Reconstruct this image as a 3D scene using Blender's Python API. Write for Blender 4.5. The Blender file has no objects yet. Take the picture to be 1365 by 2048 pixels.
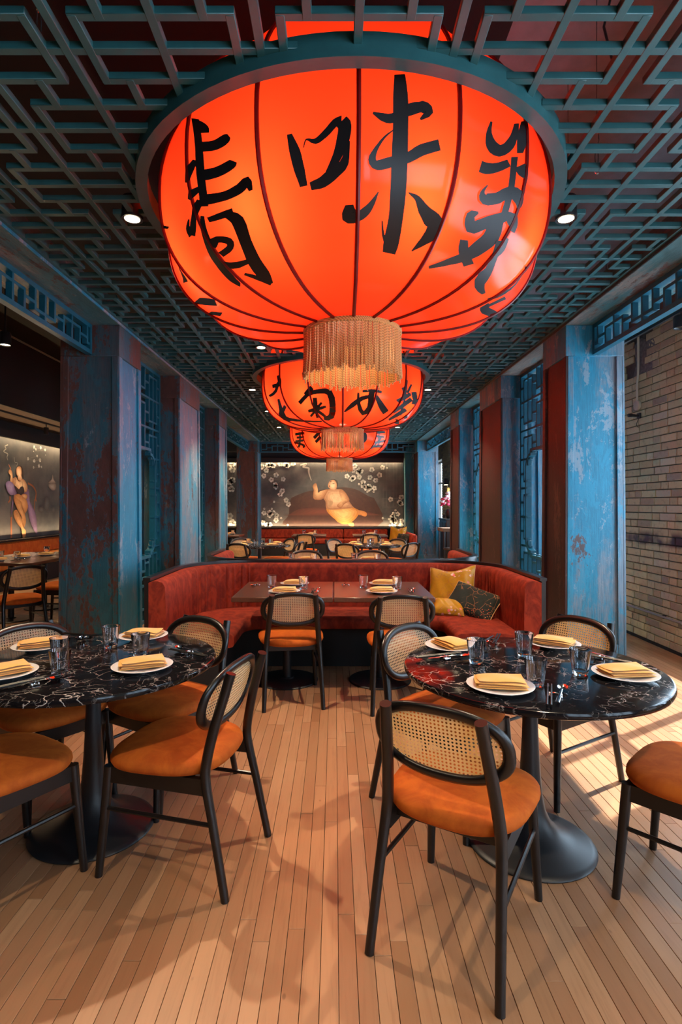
import bpy, math, random
from mathutils import Vector, Matrix
random.seed(11)
S = bpy.context.scene
COL = S.collection
PI = math.pi
R = math.radians
EYE = 1.44

# ------------------------------------------------------------------ camera, sky, sun, exposure
cam = bpy.data.objects.new('camera', bpy.data.cameras.new('camera'))
COL.objects.link(cam)
cam.location = (0, 0, EYE)
cam.rotation_euler = (R(90), 0, 0)
cam.data.sensor_width = 36
cam.data.lens = 36 * 1105 / 2048
cam.data.shift_x = 12.5 / 2048
cam.data.shift_y = -14 / 2048
cam.data.clip_start = .05
S.camera = cam
S.view_settings.view_transform = 'Standard'
S.view_settings.look = 'None'
S.view_settings.gamma = 1
S.view_settings.use_curve_mapping = False
S.view_settings.exposure = 0.0
cy = S.cycles
cy.use_denoising = True
cy.max_bounces = 14
cy.diffuse_bounces = 4
cy.glossy_bounces = 4
cy.transmission_bounces = 14
cy.transparent_max_bounces = 8
cy.sample_clamp_indirect = 6
cy.caustics_reflective = False
cy.caustics_refractive = False

SKY = 11.5
w = bpy.data.worlds.new('sky')
S.world = w
w.use_nodes = True
bg = w.node_tree.nodes['Background']
bg.inputs[0].default_value = (.60, .80, 1, 1)
bg.inputs[1].default_value = SKY


def light(name, kind, loc, power, color=(1, 1, 1), direction=(0, 0, -1), **k):
    d = bpy.data.lights.new(name, kind)
    d.energy = power
    d.color = color
    for a, v in k.items():
        if a != 'portal':
            setattr(d, a, v)
    if k.get('portal'):
        d.cycles.is_portal = True
    o = bpy.data.objects.new(name, d)
    COL.objects.link(o)
    o.location = loc
    o.rotation_euler = Vector(direction).to_track_quat('-Z', 'Y').to_euler()
    return o


SUN_EL = R(46)
light('sun', 'SUN', (6, 8, 8), 16.0, (1, .92, .80),
      (-.85 * math.cos(SUN_EL), -.53 * math.cos(SUN_EL), -math.sin(SUN_EL)), angle=.009)
WZ0, WZ1 = .55, 2.85
WINDOWS = [(-1.5, .55), (1.2, 2.45), (3.33, 3.47), (3.8, 5.17), (6.42, 8.1), (8.6, 10.6), (12.3, 14.7), (16.98, 18.6)]   # openings in the right wall
for a, b in WINDOWS:
    light('window_portal', 'AREA', (3.62, (a + b) / 2, (WZ0 + WZ1) / 2), 1, direction=(-1, 0, 0),
          shape='RECTANGLE', size=b - a, size_y=WZ1 - WZ0, portal=True)
light('window_portal', 'AREA', (2.25, -2.72, 1.75), 1, direction=(0, 1, 0), shape='RECTANGLE', size=1.7, size_y=2.2, portal=True)

# ------------------------------------------------------------------ mesh helpers


class MB:
    def __init__(s):
        s.v = []; s.f = []; s.c = []

    def add(s, v, f, c=None):
        n = len(s.v)
        s.v += [tuple(p) for p in v]
        s.f += [tuple(i + n for i in q) for q in f]
        if c is not None:
            s.c += [c] * len(f)
        return s

    def box(s, x0, x1, y0, y1, z0, z1, ch=0, bottom=True):
        if x1 < x0: x0, x1 = x1, x0
        if y1 < y0: y0, y1 = y1, y0
        if ch:
            v = []; idx = {}
            for i, x in enumerate((x0, x1)):
                for j, y in enumerate((y0, y1)):
                    for k, z in enumerate((z0, z1)):
                        a, b, c = (1 - 2 * i) * ch, (1 - 2 * j) * ch, (1 - 2 * k) * ch
                        for ax, p in enumerate(((x, y + b, z + c), (x + a, y, z + c), (x + a, y + b, z))):
                            idx[i, j, k, ax] = len(v); v.append(p)
            f = []
            for i in (0, 1):
                q = [idx[i, 0, 0, 0], idx[i, 1, 0, 0], idx[i, 1, 1, 0], idx[i, 0, 1, 0]]; f.append(q if i else q[::-1])
                q = [idx[0, i, 0, 1], idx[1, i, 0, 1], idx[1, i, 1, 1], idx[0, i, 1, 1]]; f.append(q[::-1] if i else q)
                q = [idx[0, 0, i, 2], idx[1, 0, i, 2], idx[1, 1, i, 2], idx[0, 1, i, 2]]; f.append(q if i else q[::-1])
            for i in (0, 1):
                for j in (0, 1):
                    p = (i + j) % 2
                    q = [idx[i, j, 0, 0], idx[i, j, 0, 1], idx[i, j, 1, 1], idx[i, j, 1, 0]]; f.append(q if not p else q[::-1])
                    q = [idx[i, 0, j, 0], idx[i, 1, j, 0], idx[i, 1, j, 2], idx[i, 0, j, 2]]; f.append(q if not p else q[::-1])
                    q = [idx[0, i, j, 1], idx[1, i, j, 1], idx[1, i, j, 2], idx[0, i, j, 2]]; f.append(q[::-1] if not p else q)
            for i in (0, 1):
                for j in (0, 1):
                    for k in (0, 1):
                        q = [idx[i, j, k, 0], idx[i, j, k, 1], idx[i, j, k, 2]]; f.append(q if (i + j + k) % 2 else q[::-1])
            return s.add(v, f)
        v = [(x, y, z) for z in (z0, z1) for y in (y0, y1) for x in (x0, x1)]
        f = [(4, 5, 7, 6), (0, 1, 5, 4), (1, 3, 7, 5), (3, 2, 6, 7), (2, 0, 4, 6)]
        if bottom: f.append((0, 2, 3, 1))
        return s.add(v, f)

    def tube(s, pts, r, n=10, caps=True, closed=False):
        P = [Vector(p) for p in pts]
        rr = r if isinstance(r, (list, tuple)) else [r] * len(P)
        rings = []; up = None
        for i, p in enumerate(P):
            a = P[(i - 1) % len(P)] if (i or closed) else p
            b = P[(i + 1) % len(P)] if (i < len(P) - 1 or closed) else p
            t = (b - a).normalized()
            if up is None:
                up = Vector((0, 0, 1)) if abs(t.z) < .9 else Vector((0, 1, 0))
            u = (up - t * up.dot(t)).normalized()
            up = u
            w_ = t.cross(u)
            ra = rr[i] if isinstance(rr[i], (tuple, list)) else (rr[i], rr[i])
            rings.append([p + u * math.cos(2 * PI * k / n) * ra[0] + w_ * math.sin(2 * PI * k / n) * ra[1] for k in range(n)])
        return s.loft(rings, True, caps and not closed, closed)

    def loft(s, rings, ring_closed=True, caps=True, closed=False):
        n = len(rings[0]); m = len(rings)
        v = [p for r_ in rings for p in r_]
        f = []
        for i in range(m if closed else m - 1):
            a, b = i * n, ((i + 1) % m) * n
            for k in range(n if ring_closed else n - 1):
                k2 = (k + 1) % n
                f.append((a + k, a + k2, b + k2, b + k))
        if caps:
            f.append(tuple(range(n))[::-1]); f.append(tuple((m - 1) * n + k for k in range(n)))
        return s.add(v, f)

    def lathe(s, prof, n=24, c=(0, 0, 0)):
        rings = []
        for r_, z in prof:
            rings.append([(c[0] + max(r_, .0002) * math.cos(2 * PI * k / n), c[1] + max(r_, .0002) * math.sin(2 * PI * k / n), c[2] + z) for k in range(n)])
        return s.loft(rings, True, True)

    def prism(s, poly, z0, z1, f3=lambda x, y, z: (x, y, z)):
        n = len(poly)
        v = [f3(x, y, z0) for x, y in poly] + [f3(x, y, z1) for x, y in poly]
        f = [tuple(range(n))[::-1], tuple(range(n, 2 * n))] + [(k, (k + 1) % n, n + (k + 1) % n, n + k) for k in range(n)]
        return s.add(v, f)

    def grid(s, fn, nu, nv, cu=False, cv=False):
        v = [fn(i / (nu if cu else nu - 1), j / (nv if cv else nv - 1)) for i in range(nu) for j in range(nv)]
        f = []
        for i in range(nu if cu else nu - 1):
            for j in range(nv if cv else nv - 1):
                f.append((i * nv + j, ((i + 1) % nu) * nv + j, ((i + 1) % nu) * nv + (j + 1) % nv, i * nv + (j + 1) % nv))
        return s.add(v, f)

    def xf(s, M):
        s.v = [tuple(M @ Vector(p)) for p in s.v]
        return s

    def build(s, name, m, parent=None, smooth=True, angle=38, loc=None):
        me = bpy.data.meshes.new(name)
        me.from_pydata(s.v, [], s.f)
        if s.c:
            at = me.color_attributes.new('paint', 'FLOAT_COLOR', 'CORNER')
            i = 0
            for p, c in zip(me.polygons, s.c):
                for _ in p.loop_indices:
                    at.data[i].color = (*c, 1); i += 1
        me.materials.append(m)
        if smooth:
            me.polygons.foreach_set('use_smooth', [True] * len(me.polygons))
            me.set_sharp_from_angle(angle=R(angle))
        me.update()
        return link(name, me, parent, loc)


def link(name, data, parent=None, loc=None):
    o = bpy.data.objects.new(name, data)
    COL.objects.link(o)
    if parent is not None: o.parent = parent
    if loc is not None: o.location = loc
    return o


def tag(o, label, cat, group=None, kind=None):
    o['label'] = label; o['category'] = cat
    if group: o['group'] = group
    if kind: o['kind'] = kind
    return o


def thing(name, label, cat, loc=(0, 0, 0), rz=0, group=None):
    o = link(name, None)
    o.location = loc; o.rotation_euler = (0, 0, rz)
    return tag(o, label, cat, group)


def dup(root, loc=None, rz=None, label=None, group=None):
    def cp(o, par):
        c = o.copy(); COL.objects.link(c)
        if par is not None: c.parent = par
        for ch in KIDS.get(o.name) or list(o.children): cp(ch, c)
        return c
    c = cp(root, None)
    if loc is not None: c.location = loc
    if rz is not None: c.rotation_euler = (0, 0, rz)
    if label: c['label'] = label
    if group: c['group'] = group
    return c


KIDS = {}


def stuff(o):
    o['kind'] = 'stuff'
    return o


def struct(o):
    o['kind'] = 'structure'
    return o


def yaw(fx, fy):
    return math.atan2(-fx, fy)


def catm(p, n=6, closed=False):
    p = [tuple(q) for q in p]; d = len(p[0]); L = len(p); out = []
    g = lambda i: p[i % L] if closed else (p[i] if 0 <= i < L else tuple(2 * p[0][k] - p[1][k] for k in range(d)) if i < 0 else tuple(2 * p[-1][k] - p[-2][k] for k in range(d)))
    for i in range(L if closed else L - 1):
        a, b, c, e = g(i - 1), g(i), g(i + 1), g(i + 2)
        for q in range(n):
            t = q / n
            out.append(tuple(.5 * (2 * b[k] + (c[k] - a[k]) * t + (2 * a[k] - 5 * b[k] + 4 * c[k] - e[k]) * t * t + (3 * b[k] - a[k] - 3 * c[k] + e[k]) * t ** 3) for k in range(d)))
    if not closed: out.append(p[-1])
    return out


def offset2d(poly, d):
    n = len(poly); out = []
    for i in range(n):
        a, b, c = Vector(poly[i - 1]), Vector(poly[i]), Vector(poly[(i + 1) % n])
        t1, t2 = (b - a).normalized(), (c - b).normalized()
        n1, n2 = Vector((-t1.y, t1.x)), Vector((-t2.y, t2.x))
        m = (n1 + n2).normalized()
        out.append(tuple(b + m * d / max(.5, m.dot(n1))))
    return out


def frame2d(mb, poly, wd, d0, d1, f3):
    o, i = offset2d(poly, -wd / 2), offset2d(poly, wd / 2)
    n = len(poly)
    mb.loft([[f3(*o[k], d0), f3(*o[k], d1), f3(*i[k], d1), f3(*i[k], d0)] for k in range(n)], True, False, True)


# ------------------------------------------------------------------ materials


class NT:
    def __init__(s, name):
        m = bpy.data.materials.new(name); m.use_nodes = True
        s.m = m; s.t = m.node_tree; s.n = s.t.nodes; s.l = s.t.links
        s.b = s.n['Principled BSDF']; s.out = s.n['Material Output']

    def node(s, k, **a):
        x = s.n.new(k)
        for i, v in a.items(): setattr(x, i, v)
        return x

    def put(s, sock, v):
        if hasattr(v, 'is_linked') or hasattr(v, 'links'):
            s.l.new(v, sock)
        else:
            sock.default_value = (*v, 1) if isinstance(v, tuple) and len(v) == 3 and sock.type == 'RGBA' else v

    def pos(s, scale=(1, 1, 1), rnd=0, obj=False):
        if obj:
            p = s.node('ShaderNodeTexCoord').outputs['Object']
        else:
            p = s.node('ShaderNodeNewGeometry').outputs['Position']
        if rnd:
            a = s.node('ShaderNodeVectorMath', operation='ADD'); s.l.new(p, a.inputs[0])
            q = s.math('MULTIPLY', s.rand(), rnd)
            s.l.new(q, a.inputs[1]); p = a.outputs[0]
        v = s.node('ShaderNodeVectorMath', operation='MULTIPLY'); s.l.new(p, v.inputs[0]); v.inputs[1].default_value = scale
        return v.outputs[0]

    def rand(s):
        o = s.node('ShaderNodeObjectInfo').outputs['Random']
        i = s.node('ShaderNodeNewGeometry').outputs['Random Per Island']
        return s.math('FRACT', s.math('ADD', o, i))

    def math(s, op, a, b=None, clamp=False):
        x = s.node('ShaderNodeMath', operation=op, use_clamp=clamp)
        s.put(x.inputs[0], a)
        if b is not None: s.put(x.inputs[1], b)
        return x.outputs[0]

    def noise(s, v, scale, detail=4, rough=.55, dist=0):
        x = s.node('ShaderNodeTexNoise'); s.l.new(v, x.inputs['Vector'])
        x.inputs['Scale'].default_value = scale; x.inputs['Detail'].default_value = detail
        x.inputs['Roughness'].default_value = rough; x.inputs['Distortion'].default_value = dist
        return x.outputs['Fac']

    def vor(s, v, scale, feat='F1', out='Distance'):
        x = s.node('ShaderNodeTexVoronoi', feature=feat); s.l.new(v, x.inputs['Vector']); x.inputs['Scale'].default_value = scale
        return x.outputs[out]

    def step(s, v, a, b):
        x = s.node('ShaderNodeMapRange', interpolation_type='SMOOTHSTEP'); s.put(x.inputs[0], v)
        x.inputs[1].default_value = a; x.inputs[2].default_value = b
        return x.outputs[0]

    def mix(s, f, a, b):
        x = s.node('ShaderNodeMix', data_type='RGBA'); s.put(x.inputs[0], f); s.put(x.inputs[6], a); s.put(x.inputs[7], b)
        return x.outputs[2]

    def ramp(s, f, stops):
        x = s.node('ShaderNodeValToRGB'); s.l.new(f, x.inputs[0])
        e = x.color_ramp.elements
        while len(e) < len(stops): e.new(.5)
        for q, (p, c) in zip(e, stops): q.position = p; q.color = (*c, 1)
        return x.outputs[0]

    def bump(s, h, strength=.3, dist=.01):
        x = s.node('ShaderNodeBump'); s.l.new(h, x.inputs['Height']); x.inputs['Strength'].default_value = strength; x.inputs['Distance'].default_value = dist
        s.l.new(x.outputs[0], s.b.inputs['Normal'])

    def set(s, **k):
        names = dict(col='Base Color', rough='Roughness', metal='Metallic', spec='Specular IOR Level', coat='Coat Weight', coat_r='Coat Roughness',
                     sheen='Sheen Weight', sheen_r='Sheen Roughness', sheen_c='Sheen Tint', trans='Transmission Weight', ior='IOR', emit='Emission Color', es='Emission Strength')
        for a, v in k.items(): s.put(s.b.inputs[names[a]], v)
        return s


def plain(name, col, rough=.5, metal=0, var=0, sc=8, **k):
    t = NT(name)
    if var:
        n = t.noise(t.pos(), sc, 5)
        t.set(col=t.mix(t.step(n, .3, .7), tuple(c * (1 - var) for c in col), tuple(min(1, c * (1 + var)) for c in col)))
    else:
        t.set(col=col)
    t.set(rough=rough, metal=metal, **k)
    return t.m


M = {}


def weathered(name, blue, rust_t, grey, pale_t=.565, stretch=.30, axis=2):
    t = NT(name)
    def P(k):
        v = [1, 1, 1]; v[axis] = k
        return t.pos(tuple(v))
    big = t.noise(P(stretch), 2.6, 9, .68, .5)
    brk = t.noise(P(.6), 30, 9, .75)
    mid = t.noise(P(.45), 7.5, 10, .74, .5)
    fine = t.noise(P(.06), 110, 4)
    a = t.mix(t.step(t.math('ADD', t.math('MULTIPLY', t.noise(P(.16), 2.3, 8, .7, .4), .8), t.math('MULTIPLY', brk, .2)), .44, .56), blue, grey)
    a = t.mix(t.math('MULTIPLY', t.step(fine, .35, .7), .45), a, tuple(c * .40 for c in blue))
    a = t.mix(t.math('MULTIPLY', t.step(t.noise(P(.5), 4.5, 8, .7, .6), .53, .60), .7), a, tuple(c * 1.15 for c in blue))
    pale = t.step(t.math('ADD', t.math('MULTIPLY', t.noise(P(.4), 3.4, 9, .74, .7), .7), t.math('MULTIPLY', brk, .3)), pale_t, pale_t + .018)
    a = t.mix(t.math('MULTIPLY', pale, .5), a, tuple(.55 * c + .45 * g for c, g in zip((.42, .47, .50), grey)))
    m1 = t.step(t.math('ADD', t.math('MULTIPLY', big, .50), t.math('ADD', t.math('MULTIPLY', brk, .22), t.math('MULTIPLY', mid, .28))), rust_t, rust_t + .022)
    rust = t.mix(t.noise(P(.5), 16, 5), (.035, .018, .014), (.15, .065, .042))
    a = t.mix(t.math('MULTIPLY', m1, .9), a, rust)
    sp = t.step(t.noise(P(.8), 75, 5, .7), .64, .68)
    a = t.mix(t.math('MULTIPLY', sp, .6), a, tuple(c * .3 for c in grey))
    t.set(col=a, rough=.5)
    t.bump(t.math('ADD', t.math('MULTIPLY', m1, -.6), brk), .5, .004)
    return t.m


M['blue'] = weathered('weathered_blue_paint', (.006, .215, .35), .58, (.17, .225, .275), .55)
M['rusty'] = weathered('weathered_rusty_teal_paint', (.016, .115, .160), .500, (.075, .115, .135), .60, .2)
M['lantern_tint'] = weathered('worn_paint_tinted_lantern_red', (.034, .009, .008), .56, (.022, .010, .009), .66, .12)  # inner faces of right columns: shade and red lantern light put into the colour
M['soffit'] = weathered('weathered_soffit_paint', (.05, .17, .19), .54, (.26, .25, .22), .57, .2, 1)
M['teal'] = plain('teal_lattice_paint', (.024, .110, .120), .42, var=.12)
M['blue_lattice'] = plain('blue_lattice_paint', (.005, .105, .165), .42, var=.12)
M['lacquer'] = plain('black_lacquer', (.012, .009, .009), .32, coat=.25, coat_r=.15)
M['blackwood'] = plain('black_stained_wood', (.007, .005, .0045), .34, var=.25, sc=20)
M['stick'] = plain('black_chopstick_lacquer', (.008, .007, .007), .4, spec=.25)
M['blackmetal'] = plain('black_powder_coat', (.012, .012, .014), .42)
M['dark'] = plain('dark_matt_black', (.010, .009, .009), .8)
M['steel'] = plain('polished_steel', (.82, .82, .84), .10, 1)
M['plate'] = plain('glazed_white_porcelain', (.84, .83, .84), .12, coat=.5)
M['brass'] = plain('aged_brass', (.55, .38, .12), .3, 1)
M['whiteplastic'] = plain('cream_painted_pipe', (.55, .48, .36), .5)
M['mortar'] = plain('dark_mortar', (.10, .085, .07), .9, var=.3)
M['void'] = plain('black_ceiling_paint', (.004, .004, .004), .9)
M['ceil'] = plain('grey_painted_ceiling', (.19, .185, .205), .8, var=.1)
M['wallblack'] = plain('near_black_wall_paint', (.014, .013, .014), .6)
M['wallbrown'] = plain('brown_plaster', (.13, .085, .055), .7, var=.15)
M['white'] = plain('white_petals', (.8, .74, .72), .6)
M['pink'] = plain('pink_petals', (.62, .03, .09), .6, var=.4, sc=60)
M['gold_thread'] = plain('gold_cord', (.52, .32, .12), .5)


def lamp_mat(name, col, st):
    t = NT(name); t.set(col=(0, 0, 0), emit=col, es=st); return t.m


M['lens'] = lamp_mat('lit_downlight_lens', (1, .80, .50), 14)
M['led'] = lamp_mat('lit_led_strip', (1, .72, .40), 6)

t = NT('mustard_napkin_cloth')
n = t.noise(t.pos(), 260, 2)
t.set(col=t.mix(n, (.72, .36, .045), (.82, .45, .075)), rough=.85, sheen=.3); t.bump(n, .15, .001)
M['napkin'] = t.m


def velvet(name, a, b, sheen, sc=9):
    t = NT(name)
    n = t.noise(t.pos((1, 1, .6), obj=False), sc, 6, .65, .6)
    t.set(col=t.mix(t.step(n, .35, .68), a, b), rough=.85, sheen=sheen, sheen_r=.35, sheen_c=tuple(min(1, c * 1.9) for c in b), spec=.2)
    t.bump(t.noise(t.pos(), 160, 3), .12, .002)
    return t.m


M['seat'] = velvet('orange_velvet', (.36, .068, .007), (.51, .114, .011), .35)
M['banq'] = velvet('rust_red_velvet', (.15, .016, .008), (.30, .036, .014), .28, 14)
M['banq_orange'] = velvet('amber_velvet', (.40, .10, .02), (.52, .16, .03), .5, 12)

t = NT('woven_cane')
n = t.noise(t.pos(), 60, 3)
t.set(col=t.mix(n, (.66, .48, .26), (.82, .67, .44)), rough=.55)
tr = t.node('ShaderNodeBsdfTranslucent'); tr.inputs[0].default_value = (.85, .44, .11, 1)
ms = t.node('ShaderNodeMixShader'); ms.inputs[0].default_value = .42
t.l.new(t.b.outputs[0], ms.inputs[1]); t.l.new(tr.outputs[0], ms.inputs[2]); t.l.new(ms.outputs[0], t.out.inputs[0])
M['cane'] = t.m

# polished black marble with white veins
t = NT('black_marble')
p = t.pos((1, 1, 1), rnd=0)
wz = t.node('ShaderNodeTexNoise'); t.l.new(p, wz.inputs['Vector']); wz.inputs['Scale'].default_value = 5; wz.inputs['Detail'].default_value = 5
ad = t.node('ShaderNodeVectorMath', operation='MULTIPLY_ADD'); t.l.new(wz.outputs['Color'], ad.inputs[0]); ad.inputs[1].default_value = (.34, .34, .34); t.l.new(p, ad.inputs[2])
v1 = t.vor(ad.outputs[0], 8.5, 'DISTANCE_TO_EDGE'); v2 = t.vor(ad.outputs[0], 21, 'DISTANCE_TO_EDGE')
mk = t.step(t.noise(p, 6, 5, .6), .44, .70); mk2 = t.step(t.noise(p, 9, 4), .46, .68)
a1 = t.math('MULTIPLY', t.step(v1, .026, 0), mk); a2 = t.math('MULTIPLY', t.step(v2, .030, 0), mk2)
sp = t.math('MULTIPLY', t.step(t.noise(p, 55, 5, .7), .66, .72), mk)
vv = t.math('MAXIMUM', t.math('MAXIMUM', a1, t.math('MULTIPLY', a2, .75)), t.math('MULTIPLY', sp, .5))
t.set(col=t.mix(vv, (.007, .006, .007), (.62, .56, .52)), rough=.10, spec=.22)
M['marble'] = t.m

# floor boards
t = NT('maple_floor_boards')
r_ = t.rand()
p = t.pos((1, .07, 1), rnd=7)
g = t.noise(p, 42, 5, .6, 1.2); g2 = t.noise(p, 160, 3); big = t.noise(t.pos((1, .3, 1), rnd=3), 5, 3)
base = t.ramp(r_, [(0, (.27, .13, .062)), (.3, (.36, .185, .092)), (.6, (.41, .22, .115)), (.85, (.31, .15, .075)), (1, (.46, .265, .145))])
c = t.mix(t.math('MULTIPLY', t.step(g, .45, .75), .42), base, (.23, .11, .055))
c = t.mix(t.math('MULTIPLY', t.step(big, .5, .8), .25), c, (.25, .13, .07))
kn = t.step(t.vor(t.pos((1, .55, 1), rnd=5), 6.5), .055, .02)
c = t.mix(t.math('MULTIPLY', kn, .55), c, (.07, .03, .015))
t.set(col=c, rough=t.math('ADD', t.math('MULTIPLY', g2, .14), .30), coat=.12, coat_r=.25); t.bump(g2, .08, .001)
M['floor'] = t.m
t = NT('walnut_table_top')
p = t.pos((1, .06, 1), rnd=4); g = t.noise(p, 45, 6, .6, 1)
t.set(col=t.mix(g, (.045, .016, .010), (.15, .06, .035)), rough=.28, coat=.3, coat_r=.12)
M['walnut'] = t.m

t = NT('buff_brick')
c = t.ramp(t.rand(), [(0, (.50, .43, .24)), (.35, (.62, .54, .31)), (.6, (.66, .59, .34)), (.8, (.54, .43, .25)), (.92, (.34, .29, .22)), (1, (.70, .63, .42))])
n = t.noise(t.pos(), 22, 6, .7)
c = t.mix(t.math('MULTIPLY', t.step(n, .5, .75), .5), c, (.16, .125, .09))
zc = t.node('ShaderNodeSeparateXYZ'); t.l.new(t.pos(), zc.inputs[0])
band = t.math('MULTIPLY', t.step(zc.outputs[2], 1.00, 1.05), t.step(zc.outputs[2], 1.19, 1.12))
c = t.mix(t.math('MULTIPLY', band, t.step(t.noise(t.pos(), 4, 4), .35, .6)), c, (.075, .055, .07))
t.set(col=c, rough=.85); t.bump(n, .5, .006)
M['brick'] = t.m

# lantern cloth: lit from inside by bulbs, so it is a translucent sheet
t = NT('red_lantern_cloth')
df = t.node('ShaderNodeBsdfDiffuse'); df.inputs[0].default_value = (.55, .02, .012, 1)
tr = t.node('ShaderNodeBsdfTranslucent'); tr.inputs[0].default_value = (.95, .040, .009, 1)
gl = t.node('ShaderNodeBsdfGlossy'); gl.inputs['Roughness'].default_value = .16
m1 = t.node('ShaderNodeMixShader'); m1.inputs[0].default_value = .75
t.l.new(df.outputs[0], m1.inputs[1]); t.l.new(tr.outputs[0], m1.inputs[2])
fr = t.node('ShaderNodeFresnel'); fr.inputs[0].default_value = 1.4
m2 = t.node('ShaderNodeMixShader'); t.l.new(t.math('MULTIPLY', fr.outputs[0], .6), m2.inputs[0]); t.l.new(m1.outputs[0], m2.inputs[1]); t.l.new(gl.outputs[0], m2.inputs[2])
t.l.new(m2.outputs[0], t.out.inputs[0])
M['shade'] = t.m
t = NT('dark_red_rib_cord')
t.set(col=(.16, .004, .004), rough=.4); tr = t.node('ShaderNodeBsdfTranslucent'); tr.inputs[0].default_value = (.45, .008, .006, 1)
ms = t.node('ShaderNodeMixShader'); ms.inputs[0].default_value = .4
t.l.new(t.b.outputs[0], ms.inputs[1]); t.l.new(tr.outputs[0], ms.inputs[2]); t.l.new(ms.outputs[0], t.out.inputs[0])
M['rib'] = t.m
t = NT('black_brush_ink')
t.set(col=(.010, .007, .008), rough=.5)
M['ink'] = t.m

t = NT('clear_glass'); t.set(col=(1, 1, 1), rough=0, trans=1, ior=1.46); M['glass'] = t.m
t = NT('window_glass')
tp = t.node('ShaderNodeBsdfTransparent'); gl = t.node('ShaderNodeBsdfGlossy'); gl.inputs['Roughness'].default_value = .02
ms = t.node('ShaderNodeMixShader'); ms.inputs[0].default_value = .07; t.l.new(tp.outputs[0], ms.inputs[1]); t.l.new(gl.outputs[0], ms.inputs[2]); t.l.new(ms.outputs[0], t.out.inputs[0])
M['pane'] = t.m

t = NT('mural_background')
n = t.noise(t.pos(), 1.3, 5, .6); n2 = t.noise(t.pos(), 9, 4)
t.set(col=t.mix(t.step(t.math('ADD', n, t.math('MULTIPLY', n2, .12)), .35, .8), (.035, .042, .052), (.12, .11, .11)), rough=.55)
M['mural'] = t.m
t = NT('mural_paint')
a = t.node('ShaderNodeVertexColor', layer_name='paint')
n = t.noise(t.pos(), 12, 5)
t.set(col=t.mix(t.math('MULTIPLY', t.step(n, .4, .75), .25), a.outputs[0], (.10, .05, .03)), rough=.55)
M['paint'] = t.m


def embroidered(name, base, base2, cols, sc, thr, gloss=.42):
    t = NT(name)
    p = t.pos(obj=True)
    n = t.noise(p, 18, 4, .6, 2)
    c = t.mix(n, base, base2)
    v = t.node('ShaderNodeTexVoronoi'); t.l.new(p, v.inputs['Vector']); v.inputs['Scale'].default_value = sc
    reg = t.step(t.noise(p, 6, 2), .54, .60)
    f = t.math('MULTIPLY', t.step(v.outputs['Distance'], thr, thr - .08), reg)
    sep = t.node('ShaderNodeSeparateColor'); t.l.new(v.outputs['Color'], sep.inputs[0])
    c = t.mix(f, c, t.ramp(sep.outputs[0], cols))
    br = t.math('MULTIPLY', t.step(t.vor(p, 13, 'DISTANCE_TO_EDGE'), .03, .012), t.step(t.noise(p, 6, 2), .42, .52))
    c = t.mix(t.math('MULTIPLY', br, .8), c, (.30, .13, .05))
    t.set(col=c, rough=gloss, spec=.25)
    return t.m


M['gold_silk'] = embroidered('gold_embroidered_silk', (.34, .165, .008), (.50, .27, .015), [(0, (.7, .10, .12)), (.4, (.75, .38, .36)), (.7, (.8, .55, .5)), (1, (.25, .12, .05))], 30, .44)
M['black_silk'] = embroidered('black_embroidered_silk', (.008, .014, .012), (.02, .03, .026), [(0, (.5, .05, .03)), (.5, (.40, .17, .06)), (1, (.45, .30, .2))], 52, .28, .75)

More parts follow.
